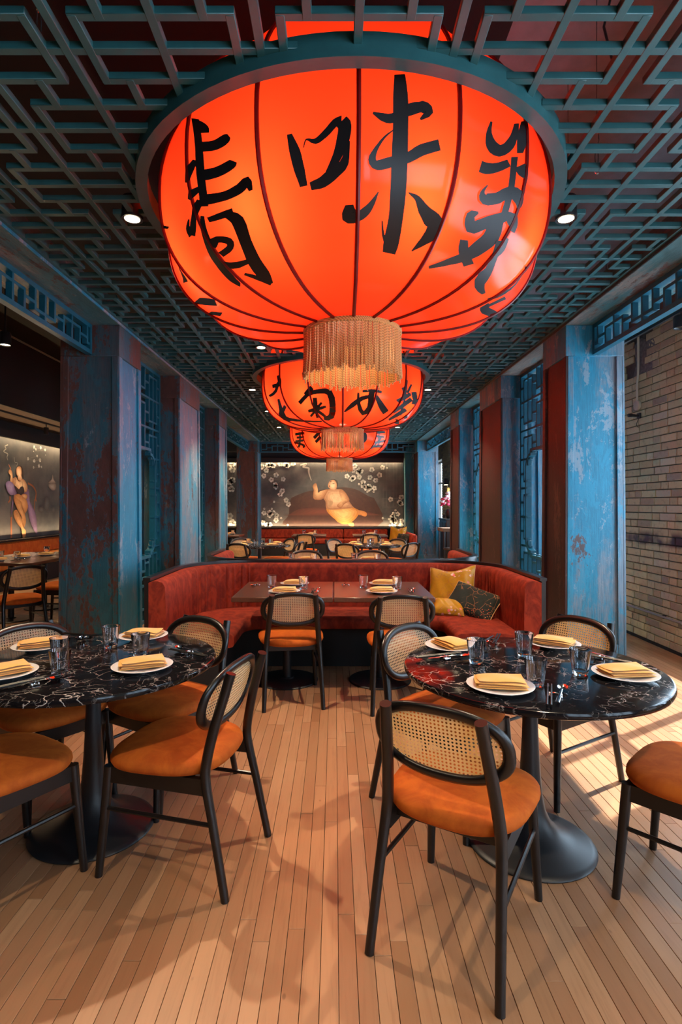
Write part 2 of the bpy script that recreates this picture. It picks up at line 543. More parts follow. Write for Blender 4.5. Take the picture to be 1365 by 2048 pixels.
# brush strokes on the lanterns: (angle, height) of both edges along each stroke
CALLIGRAPHY = [[[[[-.777,3.197,-.73,3.173],[-.76,3.141,-.716,3.12],[-.75,3.09,-.707,3.072],[-.746,3.046,-.702,3.027],[-.745,3.008,-.7,2.989],[-.746,2.972,-.7,2.955],[-.747,2.933,-.701,2.918],[-.748,2.889,-.703,2.876],[-.752,2.845,-.708,2.833],[-.761,2.803,-.718,2.793]],[[-.75,3.159,-.722,3.162],[-.74,3.143,-.705,3.148],[-.732,3.13,-.689,3.134],[-.728,3.122,-.674,3.117],[-.725,3.118,-.667,3.102],[-.721,3.111,-.667,3.092],[-.715,3.101,-.667,3.085]],[[-.712,3.016,-.724,3.066],[-.681,3.007,-.693,3.055],[-.651,2.998,-.664,3.046],[-.621,2.993,-.642,3.041],[-.595,2.992,-.622,3.041],[-.573,2.994,-.604,3.043],[-.558,2.998,-.588,3.044],[-.55,3.002,-.577,3.043],[-.546,3.008,-.57,3.04],[-.544,3.013,-.562,3.037]],[[-.713,2.893,-.727,2.942],[-.684,2.888,-.697,2.936],[-.656,2.885,-.669,2.931],[-.626,2.882,-.643,2.927],[-.593,2.882,-.612,2.926],[-.561,2.884,-.581,2.927],[-.537,2.887,-.559,2.928],[-.524,2.892,-.553,2.927],[-.518,2.9,-.554,2.924],[-.518,2.904,-.55,2.925]],[[-.719,2.799,-.719,2.84],[-.683,2.794,-.683,2.833],[-.648,2.791,-.649,2.827],[-.613,2.788,-.618,2.823],[-.578,2.787,-.587,2.822],[-.545,2.787,-.557,2.824],[-.516,2.789,-.533,2.826],[-.491,2.794,-.517,2.83],[-.478,2.8,-.499,2.836],[-.487,2.804,-.466,2.833],[-.49,2.808,-.451,2.812],[-.484,2.796,-.453,2.796],[-.478,2.783,-.456,2.782]],[[-.755,2.997,-.732,2.981],[-.773,2.987,-.742,2.966],[-.792,2.977,-.753,2.951],[-.808,2.966,-.764,2.938],[-.819,2.953,-.772,2.927],[-.825,2.94,-.781,2.917],[-.831,2.928,-.791,2.907]],[[-.741,2.878,-.725,2.861],[-.762,2.877,-.741,2.855],[-.783,2.877,-.757,2.849],[-.803,2.875,-.77,2.845],[-.817,2.87,-.779,2.842],[-.824,2.863,-.789,2.84],[-.831,2.858,-.8,2.838]],[[-.762,2.831,-.733,2.815],[-.783,2.819,-.749,2.8],[-.806,2.808,-.766,2.787],[-.83,2.798,-.785,2.773],[-.855,2.789,-.805,2.762],[-.881,2.781,-.827,2.751],[-.904,2.773,-.847,2.742],[-.921,2.767,-.863,2.737],[-.933,2.761,-.876,2.733],[-.946,2.756,-.89,2.729]],[[-.889,2.8,-.874,2.792],[-.909,2.795,-.887,2.783],[-.931,2.79,-.899,2.775],[-.95,2.782,-.904,2.768],[-.956,2.769,-.901,2.761],[-.954,2.757,-.895,2.751],[-.954,2.746,-.888,2.741]],[[-.771,2.767,-.752,2.762],[-.781,2.752,-.757,2.747],[-.794,2.737,-.763,2.731],[-.807,2.721,-.768,2.714],[-.823,2.701,-.772,2.694],[-.842,2.679,-.778,2.672],[-.859,2.657,-.783,2.653],[-.87,2.637,-.789,2.635],[-.875,2.618,-.794,2.618],[-.881,2.602,-.8,2.603],[-.886,2.587,-.804,2.59],[-.889,2.574,-.807,2.578],[-.89,2.563,-.81,2.568],[-.884,2.554,-.813,2.559],[-.874,2.545,-.815,2.55],[-.864,2.538,-.819,2.542]],[[-.738,2.735,-.741,2.754],[-.705,2.733,-.709,2.754],[-.674,2.732,-.677,2.755],[-.647,2.731,-.649,2.755],[-.627,2.729,-.626,2.755],[-.609,2.728,-.607,2.754],[-.591,2.726,-.59,2.754]],[[-.644,2.731,-.616,2.748],[-.631,2.718,-.593,2.741],[-.623,2.709,-.568,2.731],[-.621,2.701,-.546,2.712],[-.621,2.686,-.541,2.687],[-.624,2.663,-.547,2.662],[-.63,2.639,-.553,2.64],[-.638,2.617,-.556,2.619],[-.65,2.595,-.56,2.599],[-.66,2.576,-.563,2.582],[-.666,2.56,-.563,2.57],[-.668,2.548,-.562,2.559],[-.667,2.539,-.564,2.548],[-.663,2.531,-.573,2.538],[-.654,2.525,-.586,2.53],[-.646,2.519,-.601,2.522]],[[-.608,2.523,-.639,2.518],[-.624,2.53,-.658,2.524],[-.639,2.537,-.676,2.531],[-.657,2.545,-.694,2.537],[-.678,2.551,-.71,2.544],[-.7,2.556,-.726,2.55],[-.721,2.561,-.742,2.556]],[[-.775,2.648,-.817,2.674],[-.758,2.654,-.795,2.677],[-.746,2.66,-.77,2.682],[-.742,2.662,-.737,2.684],[-.73,2.66,-.707,2.679],[-.712,2.655,-.68,2.672],[-.704,2.651,-.661,2.663],[-.704,2.651,-.656,2.651],[-.704,2.648,-.664,2.641],[-.709,2.645,-.682,2.632],[-.723,2.642,-.708,2.625],[-.749,2.638,-.738,2.621],[-.778,2.634,-.767,2.617]],[[-.829,2.601,-.8,2.609],[-.815,2.593,-.776,2.603],[-.799,2.585,-.755,2.598],[-.77,2.578,-.736,2.596],[-.727,2.576,-.709,2.594],[-.684,2.578,-.674,2.593],[-.646,2.58,-.638,2.593]]],[[[-.287,2.954,-.267,2.957],[-.285,2.932,-.257,2.936],[-.283,2.911,-.247,2.916],[-.281,2.89,-.238,2.894],[-.277,2.867,-.232,2.87],[-.273,2.844,-.228,2.847],[-.268,2.821,-.224,2.825],[-.262,2.801,-.222,2.805],[-.256,2.783,-.22,2.786],[-.251,2.765,-.219,2.768]],[[-.222,2.897,-.225,2.899],[-.218,2.908,-.222,2.91],[-.214,2.919,-.219,2.921],[-.21,2.924,-.212,2.93],[-.202,2.92,-.199,2.93],[-.191,2.911,-.186,2.926],[-.174,2.905,-.177,2.926],[-.158,2.908,-.169,2.93],[-.144,2.916,-.159,2.937],[-.13,2.924,-.148,2.946],[-.114,2.936,-.134,2.958],[-.099,2.95,-.119,2.973],[-.088,2.959,-.105,2.986],[-.083,2.959,-.091,2.992],[-.079,2.957,-.079,2.994],[-.072,2.954,-.072,2.996]],[[-.092,2.957,-.054,2.988],[-.087,2.95,-.048,2.981],[-.086,2.949,-.039,2.968],[-.086,2.949,-.035,2.947],[-.087,2.933,-.037,2.923],[-.092,2.912,-.043,2.899],[-.096,2.892,-.051,2.877],[-.101,2.877,-.06,2.86],[-.105,2.864,-.07,2.847],[-.112,2.85,-.08,2.833],[-.12,2.835,-.091,2.819],[-.129,2.82,-.103,2.805],[-.139,2.805,-.115,2.792]],[[-.203,2.75,-.209,2.776],[-.184,2.751,-.192,2.781],[-.164,2.751,-.176,2.785],[-.143,2.755,-.162,2.79],[-.121,2.763,-.148,2.798],[-.102,2.772,-.131,2.807],[-.086,2.782,-.114,2.817],[-.074,2.789,-.099,2.823],[-.059,2.799,-.089,2.826],[-.047,2.817,-.08,2.831],[-.043,2.84,-.069,2.847],[-.042,2.867,-.058,2.871],[-.041,2.894,-.046,2.895]],[[.128,3.174,.171,3.186],[.127,3.17,.171,3.181],[.127,3.166,.172,3.176],[.126,3.154,.173,3.163],[.124,3.129,.176,3.138],[.122,3.098,.179,3.107],[.121,3.066,.181,3.075],[.121,3.037,.182,3.044],[.121,3.007,.182,3.013],[.121,2.972,.182,2.977],[.121,2.932,.183,2.937],[.12,2.888,.185,2.893],[.121,2.847,.187,2.851],[.122,2.807,.189,2.81],[.124,2.769,.192,2.771],[.126,2.735,.195,2.737],[.128,2.707,.197,2.707],[.131,2.683,.199,2.682],[.132,2.66,.201,2.657],[.131,2.638,.204,2.634],[.128,2.617,.207,2.612],[.127,2.6,.209,2.595],[.128,2.588,.21,2.583],[.13,2.579,.208,2.574],[.133,2.57,.207,2.566]],[[.101,2.651,.107,2.651],[.104,2.638,.112,2.638],[.108,2.625,.118,2.626],[.113,2.612,.126,2.614],[.122,2.601,.138,2.605],[.132,2.59,.152,2.595],[.143,2.58,.169,2.586]],[[.042,2.996,.045,3.005],[.052,2.989,.057,3.005],[.062,2.982,.068,3.006],[.072,2.976,.079,3.007],[.083,2.973,.09,3.007],[.096,2.97,.099,3.007],[.111,2.971,.105,3.008],[.126,2.977,.111,3.01],[.136,2.986,.121,3.014],[.146,2.993,.135,3.021],[.162,3.001,.153,3.028],[.181,3.009,.172,3.036],[.2,3.017,.188,3.045],[.217,3.025,.201,3.056],[.23,3.031,.215,3.069],[.233,3.031,.237,3.08],[.234,3.03,.259,3.075],[.241,3.029,.274,3.061],[.244,3.035,.279,3.036],[.245,3.035,.264,3.017],[.236,3.021,.247,3.008],[.226,3.007,.231,3.0]],[[.181,3.035,.173,3.056],[.193,3.042,.186,3.062],[.204,3.049,.199,3.068],[.214,3.052,.214,3.072],[.223,3.05,.23,3.073],[.234,3.044,.245,3.071],[.246,3.039,.258,3.071]],[[.127,2.954,.13,2.951],[.114,2.943,.117,2.939],[.1,2.932,.105,2.928],[.087,2.92,.093,2.915],[.073,2.904,.081,2.898],[.06,2.886,.071,2.88],[.048,2.87,.063,2.863],[.039,2.856,.059,2.85],[.031,2.843,.058,2.838],[.028,2.829,.06,2.832],[.032,2.815,.062,2.83],[.045,2.803,.062,2.831],[.066,2.799,.063,2.832],[.087,2.803,.073,2.835],[.108,2.81,.091,2.843],[.128,2.817,.113,2.851],[.15,2.824,.136,2.859],[.173,2.831,.159,2.866],[.197,2.84,.178,2.873],[.218,2.851,.194,2.883],[.236,2.862,.21,2.896],[.251,2.87,.231,2.909],[.269,2.877,.255,2.918],[.291,2.885,.278,2.926],[.314,2.893,.301,2.934]],[[-.062,2.69,-.028,2.688],[-.07,2.68,-.022,2.677],[-.079,2.667,-.016,2.668],[-.077,2.649,-.015,2.67],[-.053,2.637,-.021,2.672],[-.027,2.635,-.02,2.668],[-.004,2.639,-.016,2.665],[.015,2.646,-.009,2.666],[.029,2.654,.002,2.672],[.042,2.664,.013,2.679],[.051,2.674,.024,2.686],[.058,2.685,.035,2.694],[.064,2.696,.045,2.703],[.069,2.708,.055,2.713],[.073,2.72,.064,2.723],[.077,2.732,.073,2.733]],[[.203,2.74,.205,2.743],[.215,2.733,.22,2.741],[.227,2.727,.236,2.739],[.237,2.72,.254,2.733],[.245,2.71,.271,2.723],[.254,2.697,.288,2.712],[.265,2.683,.303,2.704],[.28,2.671,.319,2.697],[.293,2.66,.339,2.69],[.303,2.652,.357,2.682],[.313,2.647,.37,2.674],[.318,2.646,.383,2.662],[.32,2.646,.392,2.648],[.321,2.642,.393,2.634],[.32,2.634,.388,2.621],[.317,2.627,.38,2.611],[.314,2.619,.366,2.602],[.309,2.61,.349,2.596],[.302,2.601,.334,2.59],[.297,2.593,.32,2.585],[.292,2.586,.306,2.581],[.286,2.578,.293,2.576]]],[[[.561,3.093,.574,3.095],[.552,3.073,.571,3.077],[.543,3.054,.568,3.06],[.536,3.034,.57,3.046],[.533,3.012,.577,3.033],[.533,2.99,.588,3.023],[.541,2.972,.598,3.018],[.56,2.96,.607,3.016],[.586,2.957,.617,3.014],[.618,2.962,.621,3.014],[.651,2.98,.622,3.014],[.677,3.002,.631,3.02],[.697,3.026,.643,3.029],[.71,3.05,.655,3.043],[.718,3.074,.669,3.062],[.724,3.096,.681,3.082],[.728,3.116,.689,3.1],[.731,3.134,.696,3.119],[.733,3.152,.703,3.138]],[[.746,3.165,.797,3.193],[.733,3.131,.792,3.162],[.722,3.1,.788,3.132],[.717,3.074,.784,3.104],[.715,3.052,.774,3.076],[.716,3.031,.762,3.049],[.717,3.01,.751,3.023]],[[.509,2.865,.519,2.912],[.52,2.866,.531,2.913],[.534,2.867,.539,2.914],[.551,2.87,.548,2.915],[.572,2.877,.563,2.919],[.594,2.886,.58,2.923],[.617,2.898,.598,2.93],[.641,2.912,.617,2.939],[.664,2.928,.64,2.952],[.687,2.944,.664,2.966]],[[.708,2.943,.76,2.979],[.717,2.935,.774,2.975],[.725,2.927,.788,2.97],[.735,2.921,.8,2.962],[.75,2.918,.803,2.949],[.769,2.916,.802,2.934],[.788,2.913,.8,2.92]],[[.684,2.982,.722,2.996],[.684,2.957,.72,2.97],[.684,2.933,.72,2.945],[.685,2.909,.72,2.92],[.686,2.887,.721,2.898],[.688,2.866,.723,2.875],[.689,2.842,.724,2.849],[.689,2.812,.725,2.818],[.69,2.781,.727,2.786],[.693,2.75,.732,2.755]],[[.571,2.836,.576,2.834],[.559,2.824,.57,2.822],[.548,2.813,.564,2.81],[.54,2.801,.566,2.803],[.538,2.787,.574,2.8],[.546,2.773,.581,2.802],[.573,2.764,.58,2.806],[.605,2.767,.588,2.808],[.636,2.777,.607,2.814],[.667,2.79,.625,2.82],[.692,2.809,.641,2.83],[.711,2.826,.663,2.847],[.715,2.832,.696,2.865],[.705,2.83,.74,2.871],[.709,2.826,.764,2.864],[.72,2.821,.778,2.858],[.73,2.817,.79,2.851],[.738,2.814,.799,2.842],[.746,2.811,.804,2.83],[.752,2.807,.802,2.818],[.759,2.801,.794,2.807],[.765,2.794,.786,2.798]],[[.562,2.736,.569,2.729],[.543,2.734,.559,2.72],[.52,2.73,.552,2.713],[.501,2.716,.556,2.712],[.501,2.698,.562,2.706],[.513,2.68,.572,2.695],[.543,2.664,.57,2.695],[.592,2.666,.549,2.696],[.613,2.675,.559,2.702],[.63,2.684,.577,2.711],[.651,2.694,.598,2.721],[.676,2.705,.622,2.733],[.699,2.717,.647,2.744],[.719,2.728,.671,2.754],[.736,2.737,.699,2.765],[.739,2.74,.736,2.774],[.738,2.738,.778,2.774],[.745,2.733,.808,2.768],[.754,2.729,.83,2.759],[.762,2.726,.841,2.747],[.773,2.721,.842,2.735],[.785,2.714,.842,2.725]],[[.642,2.731,.722,2.739],[.644,2.71,.73,2.717],[.647,2.69,.741,2.694],[.646,2.675,.747,2.672],[.639,2.664,.74,2.65],[.627,2.652,.726,2.634],[.615,2.639,.712,2.621],[.607,2.628,.698,2.61],[.601,2.618,.681,2.601],[.592,2.609,.658,2.591],[.576,2.6,.631,2.582],[.554,2.591,.602,2.574],[.527,2.581,.569,2.567],[.497,2.569,.531,2.558],[.464,2.558,.489,2.55],[.43,2.548,.446,2.542]],[[.527,2.637,.577,2.642],[.533,2.628,.589,2.634],[.54,2.618,.6,2.626],[.556,2.606,.614,2.619],[.585,2.594,.637,2.61],[.621,2.583,.669,2.598],[.661,2.572,.706,2.587]],[[.78,2.688,.815,2.693],[.784,2.677,.826,2.682],[.788,2.667,.838,2.671],[.789,2.658,.845,2.659],[.786,2.649,.84,2.645],[.78,2.639,.829,2.634],[.774,2.628,.819,2.623]],[[.734,2.668,.767,2.673],[.744,2.652,.787,2.657],[.756,2.635,.811,2.641],[.769,2.621,.835,2.627],[.781,2.607,.86,2.613],[.793,2.595,.887,2.601],[.801,2.586,.914,2.588],[.796,2.578,.935,2.575],[.79,2.568,.949,2.567],[.819,2.552,.947,2.566],[.898,2.543,.952,2.563],[.974,2.541,.996,2.556],[1.048,2.542,1.058,2.55]]],[[[1.161,2.698,1.202,2.734],[1.203,2.704,1.256,2.747],[1.254,2.714,1.345,2.775]],[[1.139,2.682,1.166,2.689],[1.174,2.666,1.21,2.675],[1.216,2.652,1.266,2.664],[1.242,2.637,1.306,2.649],[1.237,2.618,1.307,2.626],[1.216,2.597,1.288,2.603],[1.197,2.58,1.267,2.583],[1.178,2.566,1.241,2.567],[1.156,2.554,1.209,2.554],[1.137,2.543,1.18,2.542]],[[1.242,2.527,1.229,2.546],[1.314,2.529,1.296,2.549],[1.416,2.535,1.349,2.552],[1.565,2.556,1.356,2.552],[1.722,2.605,1.383,2.556]],[[1.339,2.548,1.265,2.545],[1.354,2.565,1.279,2.56],[1.379,2.586,1.3,2.579],[1.421,2.612,1.332,2.601]],[[1.585,2.483,1.541,2.482],[1.598,2.489,1.538,2.487],[1.617,2.497,1.542,2.494],[1.633,2.509,1.547,2.504],[1.651,2.528,1.557,2.52],[1.711,2.564,1.591,2.545]]],[[[-1.18,2.893,-1.12,2.86],[-1.228,2.903,-1.144,2.858]],[[-1.299,2.734,-1.256,2.722],[-1.337,2.722,-1.263,2.701],[-1.387,2.713,-1.276,2.681],[-1.461,2.714,-1.305,2.666]],[[-1.619,2.65,-1.397,2.614],[-1.526,2.616,-1.355,2.601],[-1.476,2.598,-1.319,2.59],[-1.434,2.584,-1.287,2.58],[-1.394,2.572,-1.259,2.571],[-1.356,2.561,-1.233,2.562],[-1.321,2.552,-1.21,2.555]],[[-1.605,2.583,-1.505,2.57],[-1.564,2.566,-1.466,2.558],[-1.534,2.554,-1.433,2.547],[-1.511,2.544,-1.404,2.539]]]],[[[[-.867,3.031,-.798,3.031],[-.852,2.971,-.77,2.966],[-.849,2.944,-.781,2.9],[-.893,2.944,-.885,2.891],[-1.002,2.952,-1.002,2.91]],[[-.864,2.96,-.801,2.931],[-.909,2.915,-.847,2.885],[-.962,2.878,-.91,2.845],[-1.033,2.857,-.998,2.824],[-1.133,2.842,-1.104,2.815]],[[-.964,2.765,-.903,2.764],[-1.003,2.707,-.923,2.706],[-1.067,2.654,-.958,2.653],[-1.181,2.606,-1.014,2.607],[-1.321,2.565,-1.057,2.579],[-1.243,2.539,-1.034,2.563],[-1.088,2.527,-.955,2.546],[-.96,2.512,-.855,2.528],[-.816,2.5,-.735,2.513],[-.647,2.492,-.592,2.503],[-.469,2.488,-.436,2.496]],[[-1.144,2.601,-1.165,2.623],[-.958,2.628,-.987,2.653],[-.83,2.662,-.866,2.689]]],[[[-.588,2.662,-.612,2.696],[-.498,2.702,-.523,2.738],[-.424,2.735,-.441,2.776],[-.35,2.754,-.357,2.8],[-.28,2.76,-.281,2.811],[-.225,2.756,-.21,2.816],[-.199,2.743,-.14,2.789],[-.186,2.701,-.107,2.717],[-.186,2.639,-.102,2.642],[-.205,2.582,-.112,2.573],[-.236,2.546,-.167,2.515],[-.264,2.537,-.286,2.497],[-.333,2.526,-.373,2.499]],[[-.377,2.716,-.327,2.719],[-.388,2.664,-.334,2.667],[-.406,2.614,-.349,2.616],[-.434,2.565,-.379,2.566],[-.491,2.519,-.437,2.52]],[[-.541,2.577,-.52,2.602],[-.469,2.577,-.45,2.61],[-.395,2.581,-.383,2.617],[-.313,2.595,-.31,2.625],[-.236,2.612,-.238,2.634]],[[-.423,2.66,-.397,2.67],[-.418,2.638,-.383,2.651],[-.414,2.616,-.369,2.632]],[[-.291,2.672,-.271,2.658],[-.325,2.649,-.304,2.633],[-.362,2.626,-.341,2.609]],[[-.421,2.594,-.405,2.573],[-.485,2.57,-.475,2.552],[-.563,2.547,-.562,2.532]],[[-.394,2.571,-.348,2.593],[-.361,2.545,-.314,2.565],[-.329,2.521,-.28,2.538]],[[-.467,2.751,-.483,2.775],[-.403,2.777,-.427,2.812],[-.343,2.805,-.375,2.85]],[[-.48,3.007,-.449,3.014],[-.47,2.964,-.43,2.974],[-.462,2.923,-.412,2.935]]],[[[.023,2.561,.007,2.571],[.086,2.589,.052,2.613],[.143,2.618,.098,2.655],[.197,2.656,.156,2.695],[.247,2.689,.218,2.728],[.297,2.703,.278,2.743],[.351,2.712,.335,2.751]],[[.161,2.766,.184,2.767],[.164,2.7,.2,2.702],[.178,2.638,.225,2.646],[.22,2.58,.269,2.599],[.309,2.539,.296,2.582],[.383,2.557,.305,2.59],[.395,2.607,.321,2.621],[.378,2.68,.307,2.685],[.367,2.749,.295,2.755],[.368,2.776,.303,2.791],[.369,2.795,.314,2.812]],[[.375,2.727,.406,2.749],[.419,2.68,.465,2.713],[.477,2.637,.531,2.678],[.554,2.599,.604,2.642],[.658,2.566,.694,2.606]],[[.222,2.77,.217,2.795],[.276,2.774,.27,2.803],[.331,2.776,.327,2.809],[.392,2.773,.392,2.805],[.46,2.769,.459,2.798]]],[[[.771,2.967,.827,2.972],[.762,2.897,.831,2.902],[.76,2.839,.838,2.839],[.76,2.807,.827,2.799],[.76,2.779,.811,2.771]],[[.916,2.945,.957,2.941],[.869,2.886,.923,2.88],[.831,2.831,.901,2.821]],[[.727,2.864,.762,2.877],[.754,2.826,.796,2.841],[.787,2.789,.836,2.806]],[[.753,2.696,.702,2.725],[.831,2.732,.768,2.767],[.907,2.768,.836,2.806],[.951,2.794,.889,2.827],[.987,2.817,.937,2.842]],[[.833,2.586,.753,2.606],[.891,2.631,.797,2.658],[.957,2.679,.853,2.709],[1.012,2.722,.909,2.751],[1.071,2.766,.97,2.791]],[[.788,2.879,.831,2.883],[.811,2.78,.861,2.783],[.861,2.695,.922,2.697],[.915,2.637,.985,2.637],[.998,2.589,1.077,2.589]],[[.952,2.851,1.075,2.879],[1.01,2.8,1.124,2.825],[1.092,2.753,1.206,2.777]],[[.979,2.523,.869,2.535],[.995,2.547,.869,2.565],[1.023,2.574,.887,2.597],[1.051,2.607,.922,2.631],[1.091,2.645,.971,2.667]],[[1.388,2.575,1.131,2.586],[1.436,2.608,1.179,2.614]],[[1.272,2.519,1.032,2.547],[1.392,2.524,1.109,2.549],[1.561,2.535,1.195,2.551]],[[1.145,2.727,1.064,2.726],[1.151,2.757,1.053,2.757],[1.165,2.789,1.048,2.788]]]],[[[[-1.087,2.904,-1.086,2.96],[-.896,2.895,-.896,2.95],[-.75,2.892,-.75,2.947]],[[-1.063,2.835,-1.045,2.881],[-.902,2.826,-.89,2.867],[-.773,2.821,-.763,2.858]],[[-1.158,2.772,-1.12,2.816],[-.969,2.76,-.943,2.804],[-.825,2.754,-.806,2.798]],[[-.916,2.958,-.854,2.95],[-.945,2.877,-.873,2.868],[-.993,2.801,-.913,2.79],[-1.071,2.733,-.988,2.721],[-1.211,2.671,-1.118,2.658]],[[-1.267,2.768,-1.177,2.796],[-1.045,2.709,-.975,2.743],[-.897,2.661,-.827,2.699]],[[-1.003,2.632,-.993,2.669],[-.916,2.647,-.914,2.681],[-.842,2.663,-.846,2.694]]],[[[-.522,2.777,-.565,2.828],[-.443,2.827,-.491,2.881],[-.374,2.878,-.425,2.935]],[[-.514,2.701,-.545,2.746],[-.427,2.746,-.466,2.797],[-.351,2.791,-.397,2.848]]],[[[.411,2.907,.443,2.95],[.436,2.875,.491,2.934],[.446,2.854,.543,2.897],[.449,2.825,.573,2.833],[.453,2.791,.579,2.765],[.456,2.754,.546,2.717],[.455,2.705,.501,2.685]]],[[[.774,2.909,.764,2.954],[.917,2.929,.906,2.975],[1.109,2.957,1.094,3.003]],[[.787,2.839,.782,2.884],[.923,2.843,.916,2.885],[1.1,2.854,1.09,2.893]],[[.846,2.975,.909,2.98],[.868,2.811,.941,2.815],[.997,2.659,1.103,2.664]],[[.822,2.708,.778,2.749],[.993,2.742,.94,2.783],[1.247,2.789,1.165,2.828]],[[.821,2.631,.76,2.679],[1.003,2.65,.929,2.693],[1.267,2.678,1.156,2.715]],[[.959,2.858,1.026,2.838],[.84,2.735,.908,2.714],[.78,2.622,.867,2.602]]]]]
# painted shapes in the coordinates of their wall
MURAL_SIDE={'chair_frame':[('s',[(11.111,1.878,0.04),(11.299,1.823,0.04),(11.416,1.7,0.04),(11.396,1.572,0.037),(11.425,1.514,0.033)]),('s',[(10.498,1.611,0.037),(10.498,1.533,0.037),(10.44,1.488,0.033)]),('s',[(10.543,1.21,0.048),(10.543,0.809,0.048)]),('s',[(11.357,1.561,0.018),(11.353,1.245,0.018)])],'teapot':[('p',[(11.832,1.632),(11.948,1.556),(11.938,1.401),(11.884,1.324),(11.779,1.325),(11.717,1.413),(11.738,1.554)]),('p',[(11.514,1.296),(11.717,1.293),(11.676,1.391),(11.544,1.392)]),('p',[(12.056,1.289),(12.167,1.288),(12.167,1.395),(12.067,1.395)])],'pendant':[('p',[(11.906,1.888),(11.948,1.8),(12.078,1.762),(12.2,1.785),(12.2,1.91)]),('p',[(11.895,1.909),(12.2,1.921),(12.122,2.008),(12.078,2.107),(12.035,2.004)])],'robe':[('p',[(11.074,1.774),(11.148,1.714),(11.148,1.559),(11.261,1.414),(11.396,1.234),(11.445,0.85),(11.299,0.952),(11.167,1.145),(11.092,1.352),(11.056,1.507),(11.001,1.557),(10.946,1.679)]),('p',[(10.606,1.799),(10.717,1.684),(10.666,1.623),(10.581,1.504),(10.573,1.357),(10.523,1.25),(10.548,1.474),(10.615,1.652)])],'torso':[('p',[(10.581,1.946),(10.683,1.98),(10.735,1.943),(10.893,1.951),(10.964,1.934),(11.056,1.856),(11.083,1.774),(11.037,1.701),(10.946,1.679),(10.84,1.626),(10.735,1.674),(10.632,1.8),(10.573,1.877)])],'camisole':[('p',[(10.632,1.82),(10.761,1.745),(10.84,1.797),(10.928,1.8),(10.964,1.71),(10.928,1.658),(10.84,1.626),(10.735,1.664),(10.666,1.742)]),('s',[(10.666,1.95,0.007),(10.64,1.82,0.007)]),('s',[(10.92,1.932,0.007),(10.902,1.799,0.007)])],'arm':[('p',[(10.473,1.863),(10.498,1.991),(10.432,2.045),(10.44,2.094),(10.489,2.117),(10.539,2.081),(10.564,2.004),(10.573,1.896),(10.539,1.851)]),('p',[(10.857,1.637),(10.983,1.664),(11.074,1.63),(11.037,1.558),(10.911,1.567)])],'sleeve':[('p',[(10.343,1.848),(10.432,1.895),(10.548,1.866),(10.615,1.8),(10.598,1.651),(10.498,1.63),(10.416,1.677),(10.351,1.771)])],'hair':[('p',[(10.726,2.187),(10.804,2.209),(10.875,2.187),(10.911,2.113),(10.928,1.962),(10.884,2.001),(10.857,2.08),(10.84,2.159)])],'head':[('p',[(10.674,2.079),(10.683,2.149),(10.752,2.191),(10.831,2.179),(10.857,2.08),(10.848,2.019),(10.875,1.95),(10.804,1.911),(10.726,1.943),(10.726,1.998),(10.688,2.02)])],'legs':[('p',[(10.598,1.612),(10.735,1.654),(10.857,1.616),(11.019,1.537),(11.074,1.404),(10.983,1.282),(10.911,1.303),(10.787,1.535)]),('p',[(10.581,1.307),(10.683,1.346),(10.787,1.245),(10.911,1.101),(10.928,0.978),(11.001,0.924),(10.974,0.803),(10.884,0.809),(10.866,0.951),(10.735,1.056),(10.615,1.189)]),('p',[(10.598,1.602),(10.735,1.604),(10.804,1.545),(10.928,1.354),(10.992,1.18),(10.992,1.078),(10.928,0.989),(10.893,0.99),(10.884,1.162),(10.735,1.325),(10.606,1.504)])],'cigarette':[('s',[(10.416,2.207,0.013),(10.489,2.122,0.015)])],'smoke':[('s',[(10.391,2.573,0.024),(10.295,2.534,0.022),(10.327,2.49,0.018),(10.255,2.435,0.02),(10.383,2.399,0.02),(10.359,2.339,0.015),(10.383,2.283,0.015)]),('s',[(10.59,2.359,0.009),(10.615,2.263,0.009),(10.7,2.254,0.009),(10.674,2.188,0.009)])]}
SIDE_BLOSSOM=[(11.29,2.624,0.029),(11.357,2.584,0.026),(11.544,2.635,0.029),(11.717,2.609,0.029),(11.271,2.533,0.013),(11.406,2.451,0.024),(11.065,2.364,0.031),(11.29,2.341,0.037),(11.514,2.375,0.04),(11.475,2.255,0.037),(11.574,2.235,0.024),(11.271,2.209,0.026),(11.738,2.502,0.013)]
